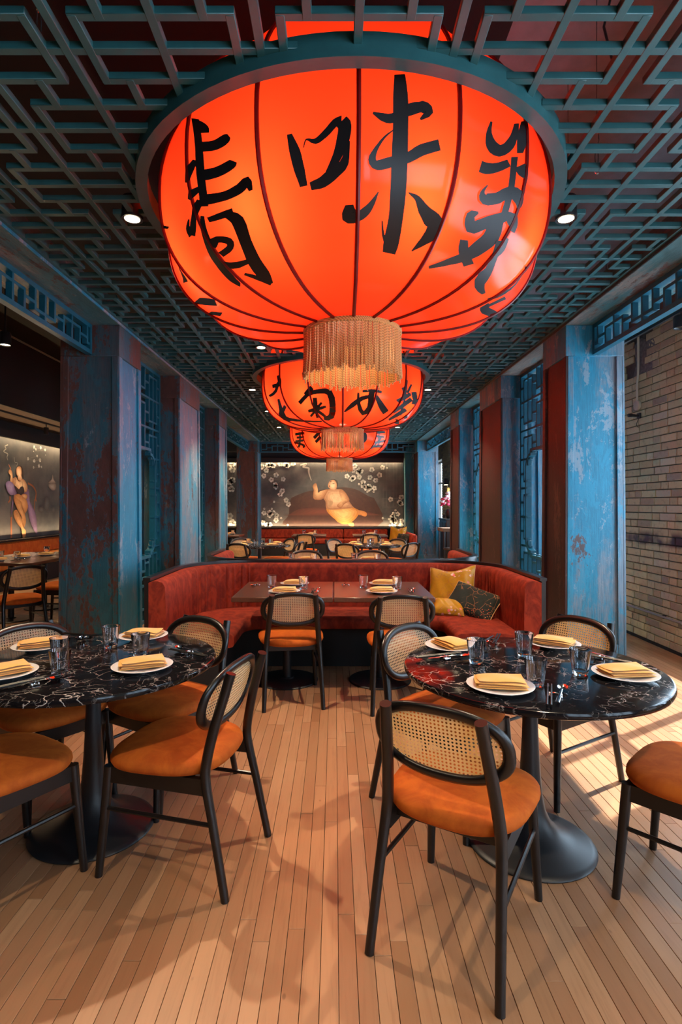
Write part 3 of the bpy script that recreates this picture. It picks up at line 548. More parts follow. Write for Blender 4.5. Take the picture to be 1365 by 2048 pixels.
MURAL_FAR={'sofa':[('p',[(-1.359,0.811),(-1.355,1.156),(-1.312,1.583),(-1.193,1.69),(-0.79,1.844),(-0.362,1.892),(0.184,1.963),(0.611,1.904),(0.991,1.702),(1.205,1.559),(1.253,0.811)])],'sofa_seat':[('p',[(-1.324,1.167),(-1.074,1.31),(-0.671,1.357),(-0.243,1.357),(0.516,1.322),(1.193,1.179),(1.205,1.132),(-1.324,1.132)])],'cloth':[('p',[(-0.243,1.346),(-0.148,1.334),(0.137,1.357),(0.279,1.476),(0.469,1.441),(0.576,1.357),(0.718,1.274),(0.683,1.132),(0.588,1.013),(0.421,0.894),(0.255,0.875),(0.089,0.942),(0.018,1.013),(-0.101,1.108),(-0.22,1.239)])],'foot':[('p',[(0.683,1.279),(0.849,1.262),(0.944,1.198),(0.934,1.12),(0.873,1.103),(0.754,1.144),(0.683,1.156)]),('p',[(0.398,0.894),(0.54,0.918),(0.564,0.811),(0.45,0.811)])],'torso':[('p',[(-0.338,1.702),(-0.291,1.844),(-0.172,1.904),(0.137,1.904),(0.255,1.868),(0.374,1.702),(0.421,1.559),(0.516,1.417),(0.54,1.357),(0.184,1.322),(-0.22,1.317),(-0.272,1.536),(-0.326,1.619)])],'arm':[('p',[(-0.196,1.892),(-0.338,1.868),(-0.481,1.749),(-0.516,1.868),(-0.516,1.975),(-0.54,2.07),(-0.6,2.07),(-0.652,1.987),(-0.623,1.88),(-0.642,1.702),(-0.6,1.607),(-0.457,1.588),(-0.362,1.619),(-0.291,1.702)]),('p',[(0.148,1.88),(0.279,1.844),(0.398,1.678),(0.426,1.559),(0.279,1.464),(0.184,1.346),(0.077,1.393),(0.089,1.464),(0.208,1.536),(0.208,1.631),(0.148,1.749)])],'belly':[('p',[(-0.208,1.5),(-0.172,1.559),(-0.077,1.564),(-0.053,1.5),(-0.089,1.422),(-0.172,1.422)])],'hair':[('p',[(-0.148,2.165),(-0.03,2.205),(0.077,2.148),(0.094,2.01),(0.061,1.987),(0.018,2.082),(-0.053,2.177)])],'head':[('p',[(-0.196,1.987),(-0.184,2.082),(-0.125,2.158),(-0.025,2.177),(0.042,2.105),(0.061,2.01),(0.053,1.951),(0.018,1.868),(-0.101,1.88),(-0.137,1.911)])],'mouth':[('p',[(-0.167,2.006),(-0.144,2.02),(-0.134,1.991),(-0.158,1.972)]),('p',[(-0.144,2.124),(-0.101,2.143),(-0.091,2.134),(-0.134,2.11)]),('p',[(-0.065,2.07),(-0.006,2.077),(-0.006,2.065),(-0.061,2.056)])],'smoke':[('s',[(-1.018,2.615,0.03),(-0.845,2.65,0.06),(-0.932,2.563,0.05),(-0.776,2.529,0.05),(-0.768,2.442,0.05),(-0.75,2.339,0.04),(-0.69,2.166,0.02)])]}
FAR_BLOSSOM=[(-2.141,2.563,0.07),(-1.985,2.598,0.07),(-1.908,2.632,0.07),(-1.813,2.598,0.07),(-1.605,2.65,0.07),(-1.45,2.632,0.07),(-1.381,2.598,0.07),(-1.225,2.658,0.07),(-2.02,2.46,0.07),(-2.089,2.304,0.07),(-1.726,2.321,0.07),(-1.865,2.183,0.07),(-1.519,2.201,0.07),(-1.752,2.045,0.07),(-1.744,1.976,0.07),(-1.545,1.855,0.07),(-1.605,1.752,0.07),(-1.433,1.579,0.07),(-1.364,1.458,0.07),(-1.787,1.536,0.03),(-2.08,1.328,0.03),(-1.856,1.328,0.03),(-2.089,1.207,0.07),(-1.916,1.225,0.07),(-1.925,1.138,0.07),(-1.804,1.199,0.07),(-1.718,1.13,0.07),(-1.726,1.0,0.07),(-1.58,1.052,0.03),(-2.115,0.922,0.07),(-2.003,0.853,0.07),(-1.916,0.853,0.07),(-1.381,0.853,0.03),(0.596,2.589,0.07),(0.553,2.46,0.07),(0.717,2.468,0.07),(0.691,2.399,0.07),(0.769,2.434,0.07),(0.363,2.287,0.07),(0.501,2.201,0.07),(0.562,2.244,0.07),(0.726,2.261,0.07),(1.097,2.477,0.07),(1.408,2.546,0.07),(1.538,2.529,0.03),(1.045,2.252,0.07),(1.322,2.321,0.07),(1.201,2.166,0.07),(0.838,2.106,0.07),(0.838,2.002,0.07),(0.907,1.941,0.07),(1.011,1.993,0.07),(1.011,1.916,0.07),(1.166,1.933,0.07),(0.717,2.054,0.03),(0.959,1.829,0.03),(1.149,1.829,0.03),(1.65,1.605,0.07),(1.961,1.665,0.07),(1.909,1.527,0.07),(1.952,1.484,0.07),(1.788,1.285,0.03),(1.745,1.164,0.07),(1.849,1.173,0.07),(1.693,1.078,0.07),(1.598,1.026,0.03),(1.417,1.052,0.03),(1.685,0.983,0.07),(1.762,1.009,0.07),(1.771,0.957,0.07),(1.728,0.853,0.07),(1.624,0.836,0.03),(1.952,0.853,0.07),(1.978,0.974,0.07),(-3.016,2.483,0.09),(-3.016,2.16,0.09),(-3.091,2.111,0.09),(-3.041,1.912,0.09),(-3.091,1.117,0.09),(-3.016,0.919,0.09),(-3.016,2.632,0.09),(-3.289,1.167,0.09),(-3.314,2.16,0.09)]

# ------------------------------------------------------------------ the room shell
XL, XR, YB, YF, ZC = -6.2, 3.3, -2.6, 16.35, 4.15
YE = 19.4                                   # the passage along the brick wall runs on past the mural wall
CX = .085                                   # centre line of the dining aisle
floor = struct(MB().box(XL - .2, XR + .3, YB - .2, YE + .2, -.2, -.012).build('floor', M['dark'], smooth=False))
struct(MB().box(XL - .2, 1.0, YB - .2, YF + .2, ZC, ZC + .2).build('ceiling', M['void'], smooth=False))
struct(MB().box(1.0, XR + .3, YB - .2, YE + .2, ZC, ZC + .2).build('ceiling', M['ceil'], smooth=False))
struct(MB().box(XL - .2, XL, YB - .2, YF + .2, -.2, ZC).build('wall_left', M['wallblack'], smooth=False))
struct(MB().box(XL - .2, 2.62, YF, YF + .2, -.2, ZC).box(2.5, 2.62, YF + .2, YE, -.2, ZC).box(2.5, XR + .3, YE, YE + .2, -.2, ZC).build('wall_far', M['wallblack'], smooth=False))
mb = MB()
mb.box(XL - .2, 1.4, YB - .2, YB, -.2, ZC); mb.box(3.1, XR + .3, YB - .2, YB, -.2, ZC); mb.box(1.4, 3.1, YB - .2, YB, -.2, .65); mb.box(1.4, 3.1, YB - .2, YB, 2.85, ZC)
struct(mb.build('wall_back', M['wallbrown'], smooth=False))
fw = struct(MB().box(1.4, 3.1, YB - .06, YB - .05, .65, 2.85).build('window_0', M['pane'], smooth=False))
mb = MB()
for x in (1.43, 2.25, 3.07): mb.box(x - .03, x + .03, YB - .09, YB - .02, .65, 2.85)
for z in (.68, 2.82): mb.box(1.4, 3.1, YB - .09, YB - .02, z - .03, z + .03)
mb.build('window_frame', M['lacquer'], fw, smooth=False)

# right wall: mortar backing with window openings, then bricks
mb = MB(); y = YB - .2
for a, b in WINDOWS:
    mb.box(XR + .014, XR + .3, y, a, -.2, ZC); mb.box(XR + .014, XR + .3, a, b, -.2, WZ0); mb.box(XR + .014, XR + .3, a, b, WZ1, ZC); y = b
mb.box(XR + .014, XR + .3, y, YE + .2, -.2, ZC)
wall_r = struct(mb.build('wall_right', M['mortar'], smooth=False))
for i, (a, b) in enumerate(WINDOWS):
    wn = struct(MB().box(XR + .20, XR + .21, a, b, WZ0, WZ1).build('window_%d' % (i + 1), M['pane'], smooth=False))
    mb = MB(); n = max(1, round((b - a) / .75))
    for k in range(n + 1):
        q = a + (b - a) * k / n
        mb.box(XR + .17, XR + .24, max(a, q - .022), min(b, q + .022), WZ0, WZ1)
    for q in (WZ0 + .025, WZ1 - .025, 2.15): mb.box(XR + .17, XR + .24, a, b, q - .025, q + .025)
    mb.build('window_frame', M['lacquer'], wn, smooth=False)
    MB().box(XR - .02, XR + .2, a, b, WZ0 - .04, WZ0 + .002, .004).build('window_sill', M['wallbrown'], wn)

rng = random.Random(3)
BH, PITCH = .070, .0785
bricks = []
row = 0; z = .03
while z < 3.4:
    y = YB + .02 + (row % 2) * .125 + rng.uniform(-.02, .02)
    while y < YE - .1:
        L = rng.choice((.245, .25, .255, .25, .12))
        y1 = min(y + L, YE - .02)
        cut = False
        for a, b in WINDOWS:
            if y < b and y1 > a and z < WZ1 and z + BH > WZ0: cut = True; edge = (a, b)
        if not cut: bricks.append((y, y1, z))
        else:
            if y < edge[0] - .04: bricks.append((y, edge[0], z))
            if y1 > edge[1] + .04: bricks.append((edge[1], y1, z))
        y = y1 + .0095
    z += PITCH; row += 1
near = [b for b in bricks if 5.15 < b[0] < 6.3 and b[2] < 3.05]
near = set(sorted(near, key=lambda b: b[0])[:300])
shape = {}
rest = MB()
for b in bricks:
    if b[0] < YB + .3 and b[2] > 5: continue
    j = rng.uniform(-.003, .004)
    plaster = 2.83 < b[2] and 5.72 < b[0] < 6.05
    if b in near and not plaster:
        L = round(b[1] - b[0], 3)
        if L not in shape:
            o = MB().box(-.012, .012, -L / 2, L / 2, 0, BH, .004).build('brick', M['brick'], wall_r, loc=(XR + .006 - j, (b[0] + b[1]) / 2, b[2])); shape[L] = o
        else:
            o = link('brick', shape[L].data, wall_r, (XR + .006 - j, (b[0] + b[1]) / 2, b[2]))
    elif not plaster:
        rest.box(XR - .004 - j, XR + .018, b[0], b[1], b[2], b[2] + BH)
stuff(rest.build('brickwork', M['brick'], wall_r, smooth=False))
MB().grid(lambda u, v: (XR - .004 + .01 * (abs(u - .5) > .49 or abs(v - .5) > .49) + .002 * math.sin(40 * u) * math.sin(31 * v), 5.66 + .42 * u + .03 * math.sin(9 * v), 2.80 + .42 * v + .02 * math.sin(11 * u)), 22, 22).build('plaster_patch', plain('grey_cement_patch', (.17, .155, .15), .9, var=.3, sc=30), wall_r)
struct(MB().box(XR - .012, XR - .001, YB, YE, .0, .03, 0).build('baseboard_right', M['dark'], smooth=False))

# floor boards: the 300 that show largest are pieces, the rest one field
PW = .0569
cand = []; k0 = int(XL / PW) - 1
for k in range(k0, int((XR + .02) / PW) + 1):
    x = k * PW + .012
    y = YB + rng.uniform(-1.2, 0)
    while y < (YE if x > 2.6 else YF):
        L = rng.choice((.35, .55, .7, .9, 1.1, 1.35, 1.6))
        cand.append((x, max(y, YB), min(y + L, YE if x > 2.6 else YF))); y += L
cand = [c for c in cand if c[2] - c[1] > .05]


def board_size(c):
    a, b = max(c[1], 1.53), c[2]
    if b <= a + .03: return 0
    n = 0
    for q in (a, (a + b) / 2, b):
        if abs((c[0] + PW / 2 + .008 * q) / q) < .625: n += 1
    return n * PW / a * (1 / a - 1 / b)


cand.sort(key=board_size, reverse=True)
field = MB(); shp = {}
for i, (x, y0, y1) in enumerate(cand):
    if i < 300:
        L = round(y1 - y0, 2)
        dz = rng.uniform(-.0006, .0004)
        if L not in shp:
            shp[L] = MB().box(.0008, PW - .0010, .0009 - L / 2, L / 2 - .0009, -.012, 0, .0009).build('plank', M['floor'], floor, smooth=False, loc=(x, (y0 + y1) / 2, dz))
        else:
            link('plank', shp[L].data, floor, (x, (y0 + y1) / 2, dz))
    else:
        field.box(x + .0008, x + PW - .0010, y0 + .0009, y1 - .0009, -.012, 0, bottom=False)
stuff(field.build('plank_field', M['floor'], floor, smooth=False))

# ------------------------------------------------------------------ columns, beams
XI_L, XI_R, XO_L, XO_R = -2.055, 2.205, -2.62, 2.765
CY = [(5.27, 5.85), (7.33, 8.40), (9.82, 10.52), (14.75, 15.35)]
ZS = 3.156                                   # underside of the beams


def column(side, y0, y1, label):
    xi, xo = (XI_L, XO_L) if side < 0 else (XI_R, XO_R)
    x0, x1 = min(xi, xo), max(xi, xo)
    o = thing('column', label, 'column', ((x0 + x1) / 2, (y0 + y1) / 2, 0))
    hx, hy = (x1 - x0) / 2, (y1 - y0) / 2
    mf = M['rusty'] if side < 0 else M['blue']
    ms = M['blue'] if side < 0 else M['lantern_tint']
    ti = .022; st = .075; zt = 2.86

    def taper(mbx):
        mbx.v = [(x * (1 + .055 * max(0, 1 - z / zt)), y * (1 + .045 * max(0, 1 - z / zt)), z) for x, y, z in mbx.v]
        return mbx
    taper(MB().box(-hx + ti, hx - ti, -hy + ti, hy - ti, 0, zt)).build('shaft', mf, o, smooth=False)
    MB().box(-hx, hx, -hy, hy, zt, ZS, .004).build('capital', mf, o)
    for s in (-1, 1):                         # recessed panels need proud stiles and rails on each face
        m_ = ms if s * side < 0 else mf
        for q in (-1, 1):
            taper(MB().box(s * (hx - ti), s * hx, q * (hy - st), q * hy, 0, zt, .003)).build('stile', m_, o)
            taper(MB().box(q * (hx - st), q * (hx - ti), s * (hy - ti), s * hy, 0, zt, .003)).build('stile', mf, o)
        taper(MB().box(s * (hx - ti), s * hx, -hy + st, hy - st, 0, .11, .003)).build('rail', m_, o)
        taper(MB().box(-hx + st, hx - st, s * (hy - ti), s * hy, 0, .11, .003)).build('rail', mf, o)
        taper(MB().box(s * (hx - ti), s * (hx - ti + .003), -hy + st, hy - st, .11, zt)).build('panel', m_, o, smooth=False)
    return o


LN = ['nearest column on the left, dark teal with heavy rust brown wear', 'second column on the left, lattice screens on both its sides',
      'third column on the left, slim, before the doorway to the far mural', 'last column on the left, worn teal, beside the far mural']
RN = ['nearest column on the right, pale blue and grey peeling paint by brick wall', 'second column on the right, wide side tinted red like lantern light, between two lattice screens',
      'third column on the right, slim, side tinted like lantern light, beyond both lattice screens', 'last column on the right, bright turquoise, beside the far mural']
for (a, b), l, r_ in zip(CY, LN, RN):
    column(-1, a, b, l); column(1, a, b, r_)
for i, (s, xi, xo) in enumerate(((-1, XI_L, XO_L), (1, XI_R, XO_R))):
    struct(MB().box(xi, xo, YB, 15.35, ZS, ZS + .2, .004).build('trim_%d' % (i + 1), M['soffit']))
    struct(MB().box(xi - s * .012, xi, YB, 15.35, ZS - .002, ZS + .055, .003).build('trim_%d' % (i + 3), M['blue'] if s < 0 else M['lacquer']))
struct(MB().box(XI_L, XI_R, 15.0, 15.35, ZS, ZS + .2, .004).build('trim_5', M['soffit']))
# far blue pilaster beside the mural
o = thing('column', 'narrow blue pilaster at the right edge of the far mural', 'column', (2.24, 16.1, 0))
MB().box(-.2, .2, -.2, .2, 0, 3.1, .006).build('shaft', M['blue'], o); MB().box(-.23, .23, -.23, .23, 0, .25, .006).build('base', M['blue'], o)

# ------------------------------------------------------------------ fretwork generator


def fret(c0, c1, r0, r1, pitch, u, hw, cc, rr, skip_long=()):
    S_ = []
    for k in range(int((c0 - cc) / pitch) - 1, int((c1 - cc) / pitch) + 2):
        c = cc + k * pitch
        if c0 + .01 < c < c1 - .01: S_.append(('r', c, r0, r1))
        for m in range(int((r0 - rr) / (3 * u)) - 1, int((r1 - rr) / (3 * u)) + 2):
            r_ = rr + 3 * u * m
            S_.append(('r', c + pitch / 2, r_ + u, r_ + 2 * u))
            if (k + m) % 2 == 0:
                for s in (-1, 1):
                    S_.append(('c', r_ + s * u, c - hw, c + hw)); S_.append(('r', c + s * hw, r_ - u, r_ + u))
    for m in range(int((r0 - rr) / (3 * u)) - 1, int((r1 - rr) / (3 * u)) + 2):
        S_.append(('c', rr + 3 * u * m, c0, c1))
    out = []
    for kd, f, a, b in S_:
        fa, fb, la, lb = (c0, c1, r0, r1) if kd == 'r' else (r0, r1, c0, c1)
        a, b = max(a, la), min(b, lb)
        if fa + .005 < f < fb - .005 and b - a > .02: out.append((kd, f, a, b))
    return out


# ceiling lattice around the three lantern rings
LANT = [(.105, 3.28), (.105, 7.51), (.105, 12.15)]
RO, RI = 1.195, 1.135
GZ, GH, GW = 3.180, .030, .034
grid_o = thing('ceiling_lattice', 'teal lattice grid ceiling hung over the aisle around three lanterns', 'ceiling lattice', (0, 0, GZ))
bars = []
for kd, f, a, b in fret(XI_L + .03, XI_R - .03, .55, 15.0, .372, .1495, .283, .087, 2.124):
    iv = [(a, b)]
    for lx, ly in LANT:
        d = abs(f - (lx if kd == 'r' else ly)); rr = RO - .02
        if d < rr:
            h = math.sqrt(rr * rr - d * d); m0 = ly if kd == 'r' else lx
            iv = [q for p in iv for q in ((p[0], min(p[1], m0 - h)), (max(p[0], m0 + h), p[1])) if q[1] - q[0] > .012]
    bars += [(kd, f, p, q) for p, q in iv]


def bar_size(q):
    kd, f, a, b = q
    n = 0
    for s in (0, .5, 1):
        x, y = (f, a + (b - a) * s) if kd == 'r' else (a + (b - a) * s, f)
        if y > 1.75 and abs((x + .01 * y) / y) < .63: n += 1
    y = max(1.9, a) if kd == 'r' else f
    return n * min(b - a, 2.2) / y / y if y > 0 else 0


bars.sort(key=bar_size, reverse=True)
rest = MB(); shp = {}
for i, (kd, f, a, b) in enumerate(bars):
    e = 0 if kd == 'r' else .0015
    if i < 300:
        L = round(b - a, 3); key = (kd, L)
        loc = (f, (a + b) / 2, e) if kd == 'r' else ((a + b) / 2, f, e)
        if key not in shp:
            q = (GW / 2, L / 2 + .01) if kd == 'r' else (L / 2 + GW / 2, GW / 2)
            shp[key] = MB().box(-q[0], q[0], -q[1], q[1], 0, GH, .0022).build('bar', M['teal'], grid_o, loc=loc)
        else: link('bar', shp[key].data, grid_o, loc)
    else:
        if kd == 'r': rest.box(f - GW / 2, f + GW / 2, a, b, e, GH + e)
        else: rest.box(a - GW / 2, b + GW / 2, f - GW / 2, f + GW / 2, e, GH + e)
stuff(rest.build('fretwork', M['teal'], grid_o, smooth=False))
mb = MB()
for x in (XI_L + .018, XI_R - .018): mb.box(x - .017, x + .017, .5, 15.0, -.004, GH + .004)
mb.build('border', M['teal'], grid_o, smooth=False)
RL = ['large teal ring around the nearest lantern', 'teal ring around the middle lantern', 'teal ring around the farthest lantern']
for (lx, ly), l in zip(LANT, RL):
    o = MB().loft([[((RI if q in (0, 3) else RO) * math.cos(2 * PI * a / 96), (RI if q in (0, 3) else RO) * math.sin(2 * PI * a / 96), .095 * (q > 1)) for q in range(4)] for a in range(96)], True, False, True).build('ceiling_ring', M['teal'], loc=(lx - .02, ly, 3.135))
    tag(o, l + ' set in the ceiling lattice', 'ceiling ring')
o = grid_o

# upright lattice screens and over-door transoms: plane x = const, running along y
def screen(name, label, cat, x, y0, y1, z0, z1, mat, pitch, hw, cc, rr, opening=None, single=True, u=.1495, th=.05, bw=.026, axis='y'):
    ym = (y0 + y1) / 2
    o = thing(name, label, cat, (x, ym, z0) if axis == 'y' else (ym, x, z0))
    f3 = (lambda a, b, d: (d, a, b)) if axis == 'y' else (lambda a, b, d: (a, d, b))
    H = z1 - z0; W_ = (y1 - y0) / 2
    mb = MB(); frame2d(mb, [(-W_ + .02, .02), (W_ - .02, .02), (W_ - .02, H - .02), (-W_ + .02, H - .02)], .04, -th / 2 - .004, th / 2 + .004, f3)
    mb.build('frame', mat, o)
    segs = fret(.03, H - .03, -W_ + .03, W_ - .03, pitch, u, hw, cc, rr)
    if opening:
        op = opening
        cut = []
        ya, yb, za, zb = min(p[0] for p in op) + .02, max(p[0] for p in op) - .02, min(p[1] for p in op) + .02, max(p[1] for p in op) - .02
        for kd, f, a, b in segs:
            lo, hi, m0, m1 = (za, zb, ya, yb) if kd == 'r' else (ya, yb, za, zb)
            if lo < f < hi:
                g = .20 * max(0, 1 - min(f - lo, hi - f) / .20) ** 1.6
                cut += [(kd, f, p, q) for p, q in ((a, min(b, m0 + g)), (max(a, m1 - g), b)) if q - p > .015]
            else: cut.append((kd, f, a, b))
        segs = cut
        mb = MB(); frame2d(mb, op, .034, -th / 2 - .012, th / 2 + .012, f3); mb.build('opening_frame', mat, o)
    rest = MB(); shp = {}
    for kd, f, a, b in segs:
        e = .001 if kd == 'r' else 0
        if kd == 'r': bx = (a - .004, b + .004, f - bw / 2, f + bw / 2)
        else: bx = (f - bw / 2, f + bw / 2, a - bw / 2, b + bw / 2)
        t_ = MB().box(bx[0], bx[1], -th / 2 + e, th / 2 - e, bx[2], bx[3], .002 if single else 0)
        t_.v = [f3(p[0], p[2], p[1]) for p in t_.v]
        if axis == 'y': t_.f = [q[::-1] for q in t_.f]
        if single: t_.build('bar', mat, o)
        else: rest.add(t_.v, t_.f)
    if not single: stuff(rest.build('fretwork', mat, o, smooth=False))
    return o


def ogee(yw, z0, z1, r=.17, nt=.055):
    """outline of the notched, round cornered opening"""
    p = []
    def corner(cx_, cz, a0):
        q = []
        for i in range(9):
            a = R(a0 + 90 * i / 8); q.append((cx_ + r * math.cos(a), cz + r * math.sin(a)))
        return q
    x1 = yw; x0 = -yw
    q = corner(x1 - r - nt * 0, z0 + r + nt, -90); p += [(x1 - r - nt, z0), (x1 - r - nt * .1, z0)] + q
    q = corner(x1 - r, z1 - r - nt, 0); p += q + [(x1 - r - nt * .1, z1), (x1 - r - nt, z1)]
    q = corner(x0 + r, z1 - r - nt, 90); p += [(x0 + r + nt, z1), (x0 + r + nt * .1, z1)] + q
    q = corner(x0 + r, z0 + r + nt, 180); p += q + [(x0 + r + nt * .1, z0), (x0 + r + nt, z0)]
    return p


XSL, XSR = -2.34, 2.485
OPEN = ogee(.50, .80, 2.13)
for x, m_, sd, sg in ((XSL, M['blue_lattice'], 'left', True), (XSR, M['blue_lattice'], 'right', True)):
    screen('lattice_screen', 'tall blue lattice screen with round cornered opening, between the first two columns on the ' + sd, 'lattice screen',
           x, 5.86, 7.32, .0, ZS - .002, m_, .372, .283, .17, 0, OPEN, sg)
    screen('lattice_screen', 'tall blue lattice screen between the second and third columns on the ' + sd, 'lattice screen',
           x, 8.41, 9.81, .0, ZS - .002, m_, .372, .283, .17, 0, OPEN, False)
    screen('transom', 'blue fretwork transom above the nearest opening on the ' + sd + ', ends at the first column', 'transom', x, .6, 5.26, 2.87, ZS - .002, m_, .276, .185, .0, .15, None, True)
    screen('transom', 'small blue fretwork transom beyond the third column on the ' + sd, 'transom', x, 10.53, 14.74, 2.87, ZS - .002, m_, .276, .185, .0, .15, None, False)
screen('transom', 'blue fretwork transom across the aisle in front of the far mural', 'transom', 15.1, XI_L + .002, XI_R - .002, 2.87, ZS - .002, M['blue_lattice'], .276, .185, .0, .15, None, False, axis='x')
screen('lattice_screen', 'narrow dark lattice screen beside the far mural, behind the last right column', 'lattice screen', 2.52, 15.4, 16.3, 0, ZS - .05, M['blue_lattice'], .372, .283, .17, 0, None, False)

# ------------------------------------------------------------------ lanterns
LP = dict(R=1.092, zc=3.077, zb=2.466, rb=.28, n=2.575, zt=3.873, rt=.317, m=1.926)


def lprof(z):
    lo = z < LP['zc']
    u = (LP['zc'] - z) / (LP['zc'] - LP['zb']) if lo else (z - LP['zc']) / (LP['zt'] - LP['zc'])
    u = min(1, max(0, u)); k, r0 = (LP['n'], LP['rb']) if lo else (LP['m'], LP['rt'])
    return r0 + (LP['R'] - r0) * (1 - u ** k) ** (1 / k)


zz = [LP['zc'] - (LP['zc'] - LP['zb']) * math.sin(PI / 2 * (1 - i / 22)) for i in range(23)] + [LP['zc'] + (LP['zt'] - LP['zc']) * math.sin(PI / 2 * i / 20) for i in range(1, 21)]
NR = 16; RIB0 = R(-.5)


def gore(th):                                 # cloth is stretched nearly flat between the ribs
    d = ((th - RIB0) / (2 * PI / NR)) % 1 - .5
    return 1 - .030 * (1 - (2 * d) ** 2)


def lantern(i, lx, ly, label):
    o = thing('lantern', label, 'lantern', (lx, ly, 0), 0, 'red lanterns along the aisle')
    NS = NR * 8

    def surf(th, z, k=1.0):
        r_ = lprof(z) * gore(th) * k
        return (r_ * math.sin(th), -r_ * math.cos(th), z)
    shade = MB().grid(lambda u, v: surf(2 * PI * u + RIB0, zz[round(v * (len(zz) - 1))]), NS, len(zz), True).build('shade', M['shade'], o, angle=180)
    rib = None
    for k in range(NR):
        if rib is None:
            pts = [(0, -(lprof(z) + .001), z) for z in zz]
            rib = MB().tube(pts, .0105 if i == 0 else .012, 6).build('rib', M['rib'], o)
            rib.rotation_euler = (0, 0, RIB0)
        else:
            q = link('rib', rib.data, o); q.rotation_euler = (0, 0, RIB0 + 2 * PI * k / NR)
    for r_, z, nm in ((LP['rt'], LP['zt'], 'top_hoop'), (LP['rb'], LP['zb'] + .01, 'bottom_hoop')):
        MB().tube([(r_ * math.cos(2 * PI * a / 40), r_ * math.sin(2 * PI * a / 40), z) for a in range(40)], .012, 6, closed=True).build(nm, M['rib'], o)
    MB().lathe([(0, 0), (LP['rt'], 0), (LP['rt'], .012), (.03, .02), (.03, ZC - LP['zt'] - .03), (.07, ZC - LP['zt'] - .02), (.07, ZC - LP['zt'])], 24, (0, 0, LP['zt'])).build('top_plate', M['dark'], o)
    # painted characters: each is one thin layer of ink on the cloth
    for ch in CALLIGRAPHY[i]:
        mb = MB()
        for n, st in enumerate(ch):
            e = 1.004 + .0006 * n
            rings = []
            for a in st:
                row = []
                for s in range(5):
                    q = s / 4
                    row.append(surf(a[0] + (a[2] - a[0]) * q, a[1] + (a[3] - a[1]) * q, e))
                rings.append(row)
            mb.loft(rings, False, False)
        mb.build('brush_character', M['ink'], shade)
    # gold fringe
    mb = MB(); rg = random.Random(5 + i); n = 216 if i == 0 else 150
    for k in range(n):
        a = 2 * PI * k / n; r_ = LP['rb'] + .004 + rg.uniform(-.003, .003)
        zt = 2.45; L = .262 + rg.uniform(-.022, .016); dr = rg.uniform(-.004, .012); da = rg.uniform(-.012, .012)
        pts = [((r_ + dr * s * s) * math.sin(a + da * s), -(r_ + dr * s * s) * math.cos(a + da * s), zt - L * s) for s in (0, .25, .5, .75, 1)]
        mb.tube(pts, [.0042, .0042, .0042, .0044, .0052], 5)
    fringe = stuff(mb.build('fringe', M['fringe'], o))
    mb = MB()
    for z in (2.447, 2.456, 2.465):
        mb.tube([((LP['rb'] + .007) * math.cos(2 * PI * a / 60), (LP['rb'] + .007) * math.sin(2 * PI * a / 60), z) for a in range(60)], .0058, 6, closed=True)
    mb.build('fringe_braid', M['fringe'], fringe)
    light('tassel_bulb', 'POINT', (lx, ly, 2.36), 2, (1, .70, .40), shadow_soft_size=.05)
    for k in range(8):
        a = 2 * PI * k / 8 + .3
        l = light('lantern_bulb', 'POINT', (lx + .84 * math.cos(a), ly + .84 * math.sin(a), 2.82), 14.5, (1, .80, .56), shadow_soft_size=.10)
    light('lantern_bulb', 'POINT', (lx, ly, 3.40), 1.5, (1, .78, .55), shadow_soft_size=.08)
    return o


t = NT('twisted_gold_cord')
p = t.pos()
wv = t.node('ShaderNodeTexWave', bands_direction='DIAGONAL'); t.l.new(p, wv.inputs['Vector']); wv.inputs['Scale'].default_value = 42; wv.inputs['Distortion'].default_value = 1
t.set(col=t.mix(wv.outputs['Fac'], (.34, .15, .03), (.80, .43, .13)), rough=.45, sheen=.2)
M['fringe'] = t.m
LL = ['giant red lantern nearest the camera with black brush writing and gold fringe', 'middle red lantern with black brush writing behind the nearest fringe', 'smallest looking red lantern farthest along the aisle by the mural']
for i, ((lx, ly), l) in enumerate(zip(LANT, LL)): lantern(i, lx, ly, l)

# recessed downlights set in the ceiling lattice
DL = [(-1.225, 3.34, 'beside the nearest lantern on the left'), (1.40, 3.34, 'beside the nearest lantern on the right'), (-.81, 6.07, 'on the left between first and second lantern'), (.99, 6.07, 'on the right between first and second lantern'),
      (-1.24, 12.3, 'left of the farthest lantern'), (1.4, 12.3, 'right of the farthest lantern'), (-1.24, 8.3, 'left of the middle lantern'), (1.4, 8.3, 'right of the middle lantern'), (-1.24, 10.2, 'left, added unseen to light the far tables'), (1.4, 10.2, 'right, added unseen to light the far tables')]  # the last pair is added, unseen, to brighten the far tables
for x, y, l in DL:
    o = thing('downlight', 'small lit black downlight in the ceiling lattice ' + l, 'downlight', (x, y, 3.165))
    hs = MB().lathe([(.046, .004), (.062, 0), (.064, .01), (.058, .13), (.0, .13)], 24).build('housing', M['blackmetal'], o)
    MB().lathe([(0, .002), (.045, .002), (.045, .006), (0, .006)], 20).build('lens', M['lens'], hs)
    light('downlight_beam', 'SPOT', (x, y, 3.155), 130 if abs(y - 6.07) < .01 else 290, (1, .80, .55), spot_size=R(100), spot_blend=.6, shadow_soft_size=.03)
for x, y in ((-1.2, .55), (1.35, .55), (.09, -.9)):   # lamps added outside the view to brighten the foreground floor
    light('downlight_beam', 'SPOT', (x, y, 3.155), 140, (1, .80, .55), spot_size=R(100), spot_blend=.6, shadow_soft_size=.035)

# ------------------------------------------------------------------ chairs
OA, OB, ON = .2125, .1175, 2.35               # back oval half axes, exponent


def oval(a, sc=0, e=ON):
    c, s = math.cos(a), math.sin(a)
    return ((OA + sc) * math.copysign(abs(c) ** (2 / e), c), (OB + sc) * math.copysign(abs(s) ** (2 / e), s))


TILT = R(15)


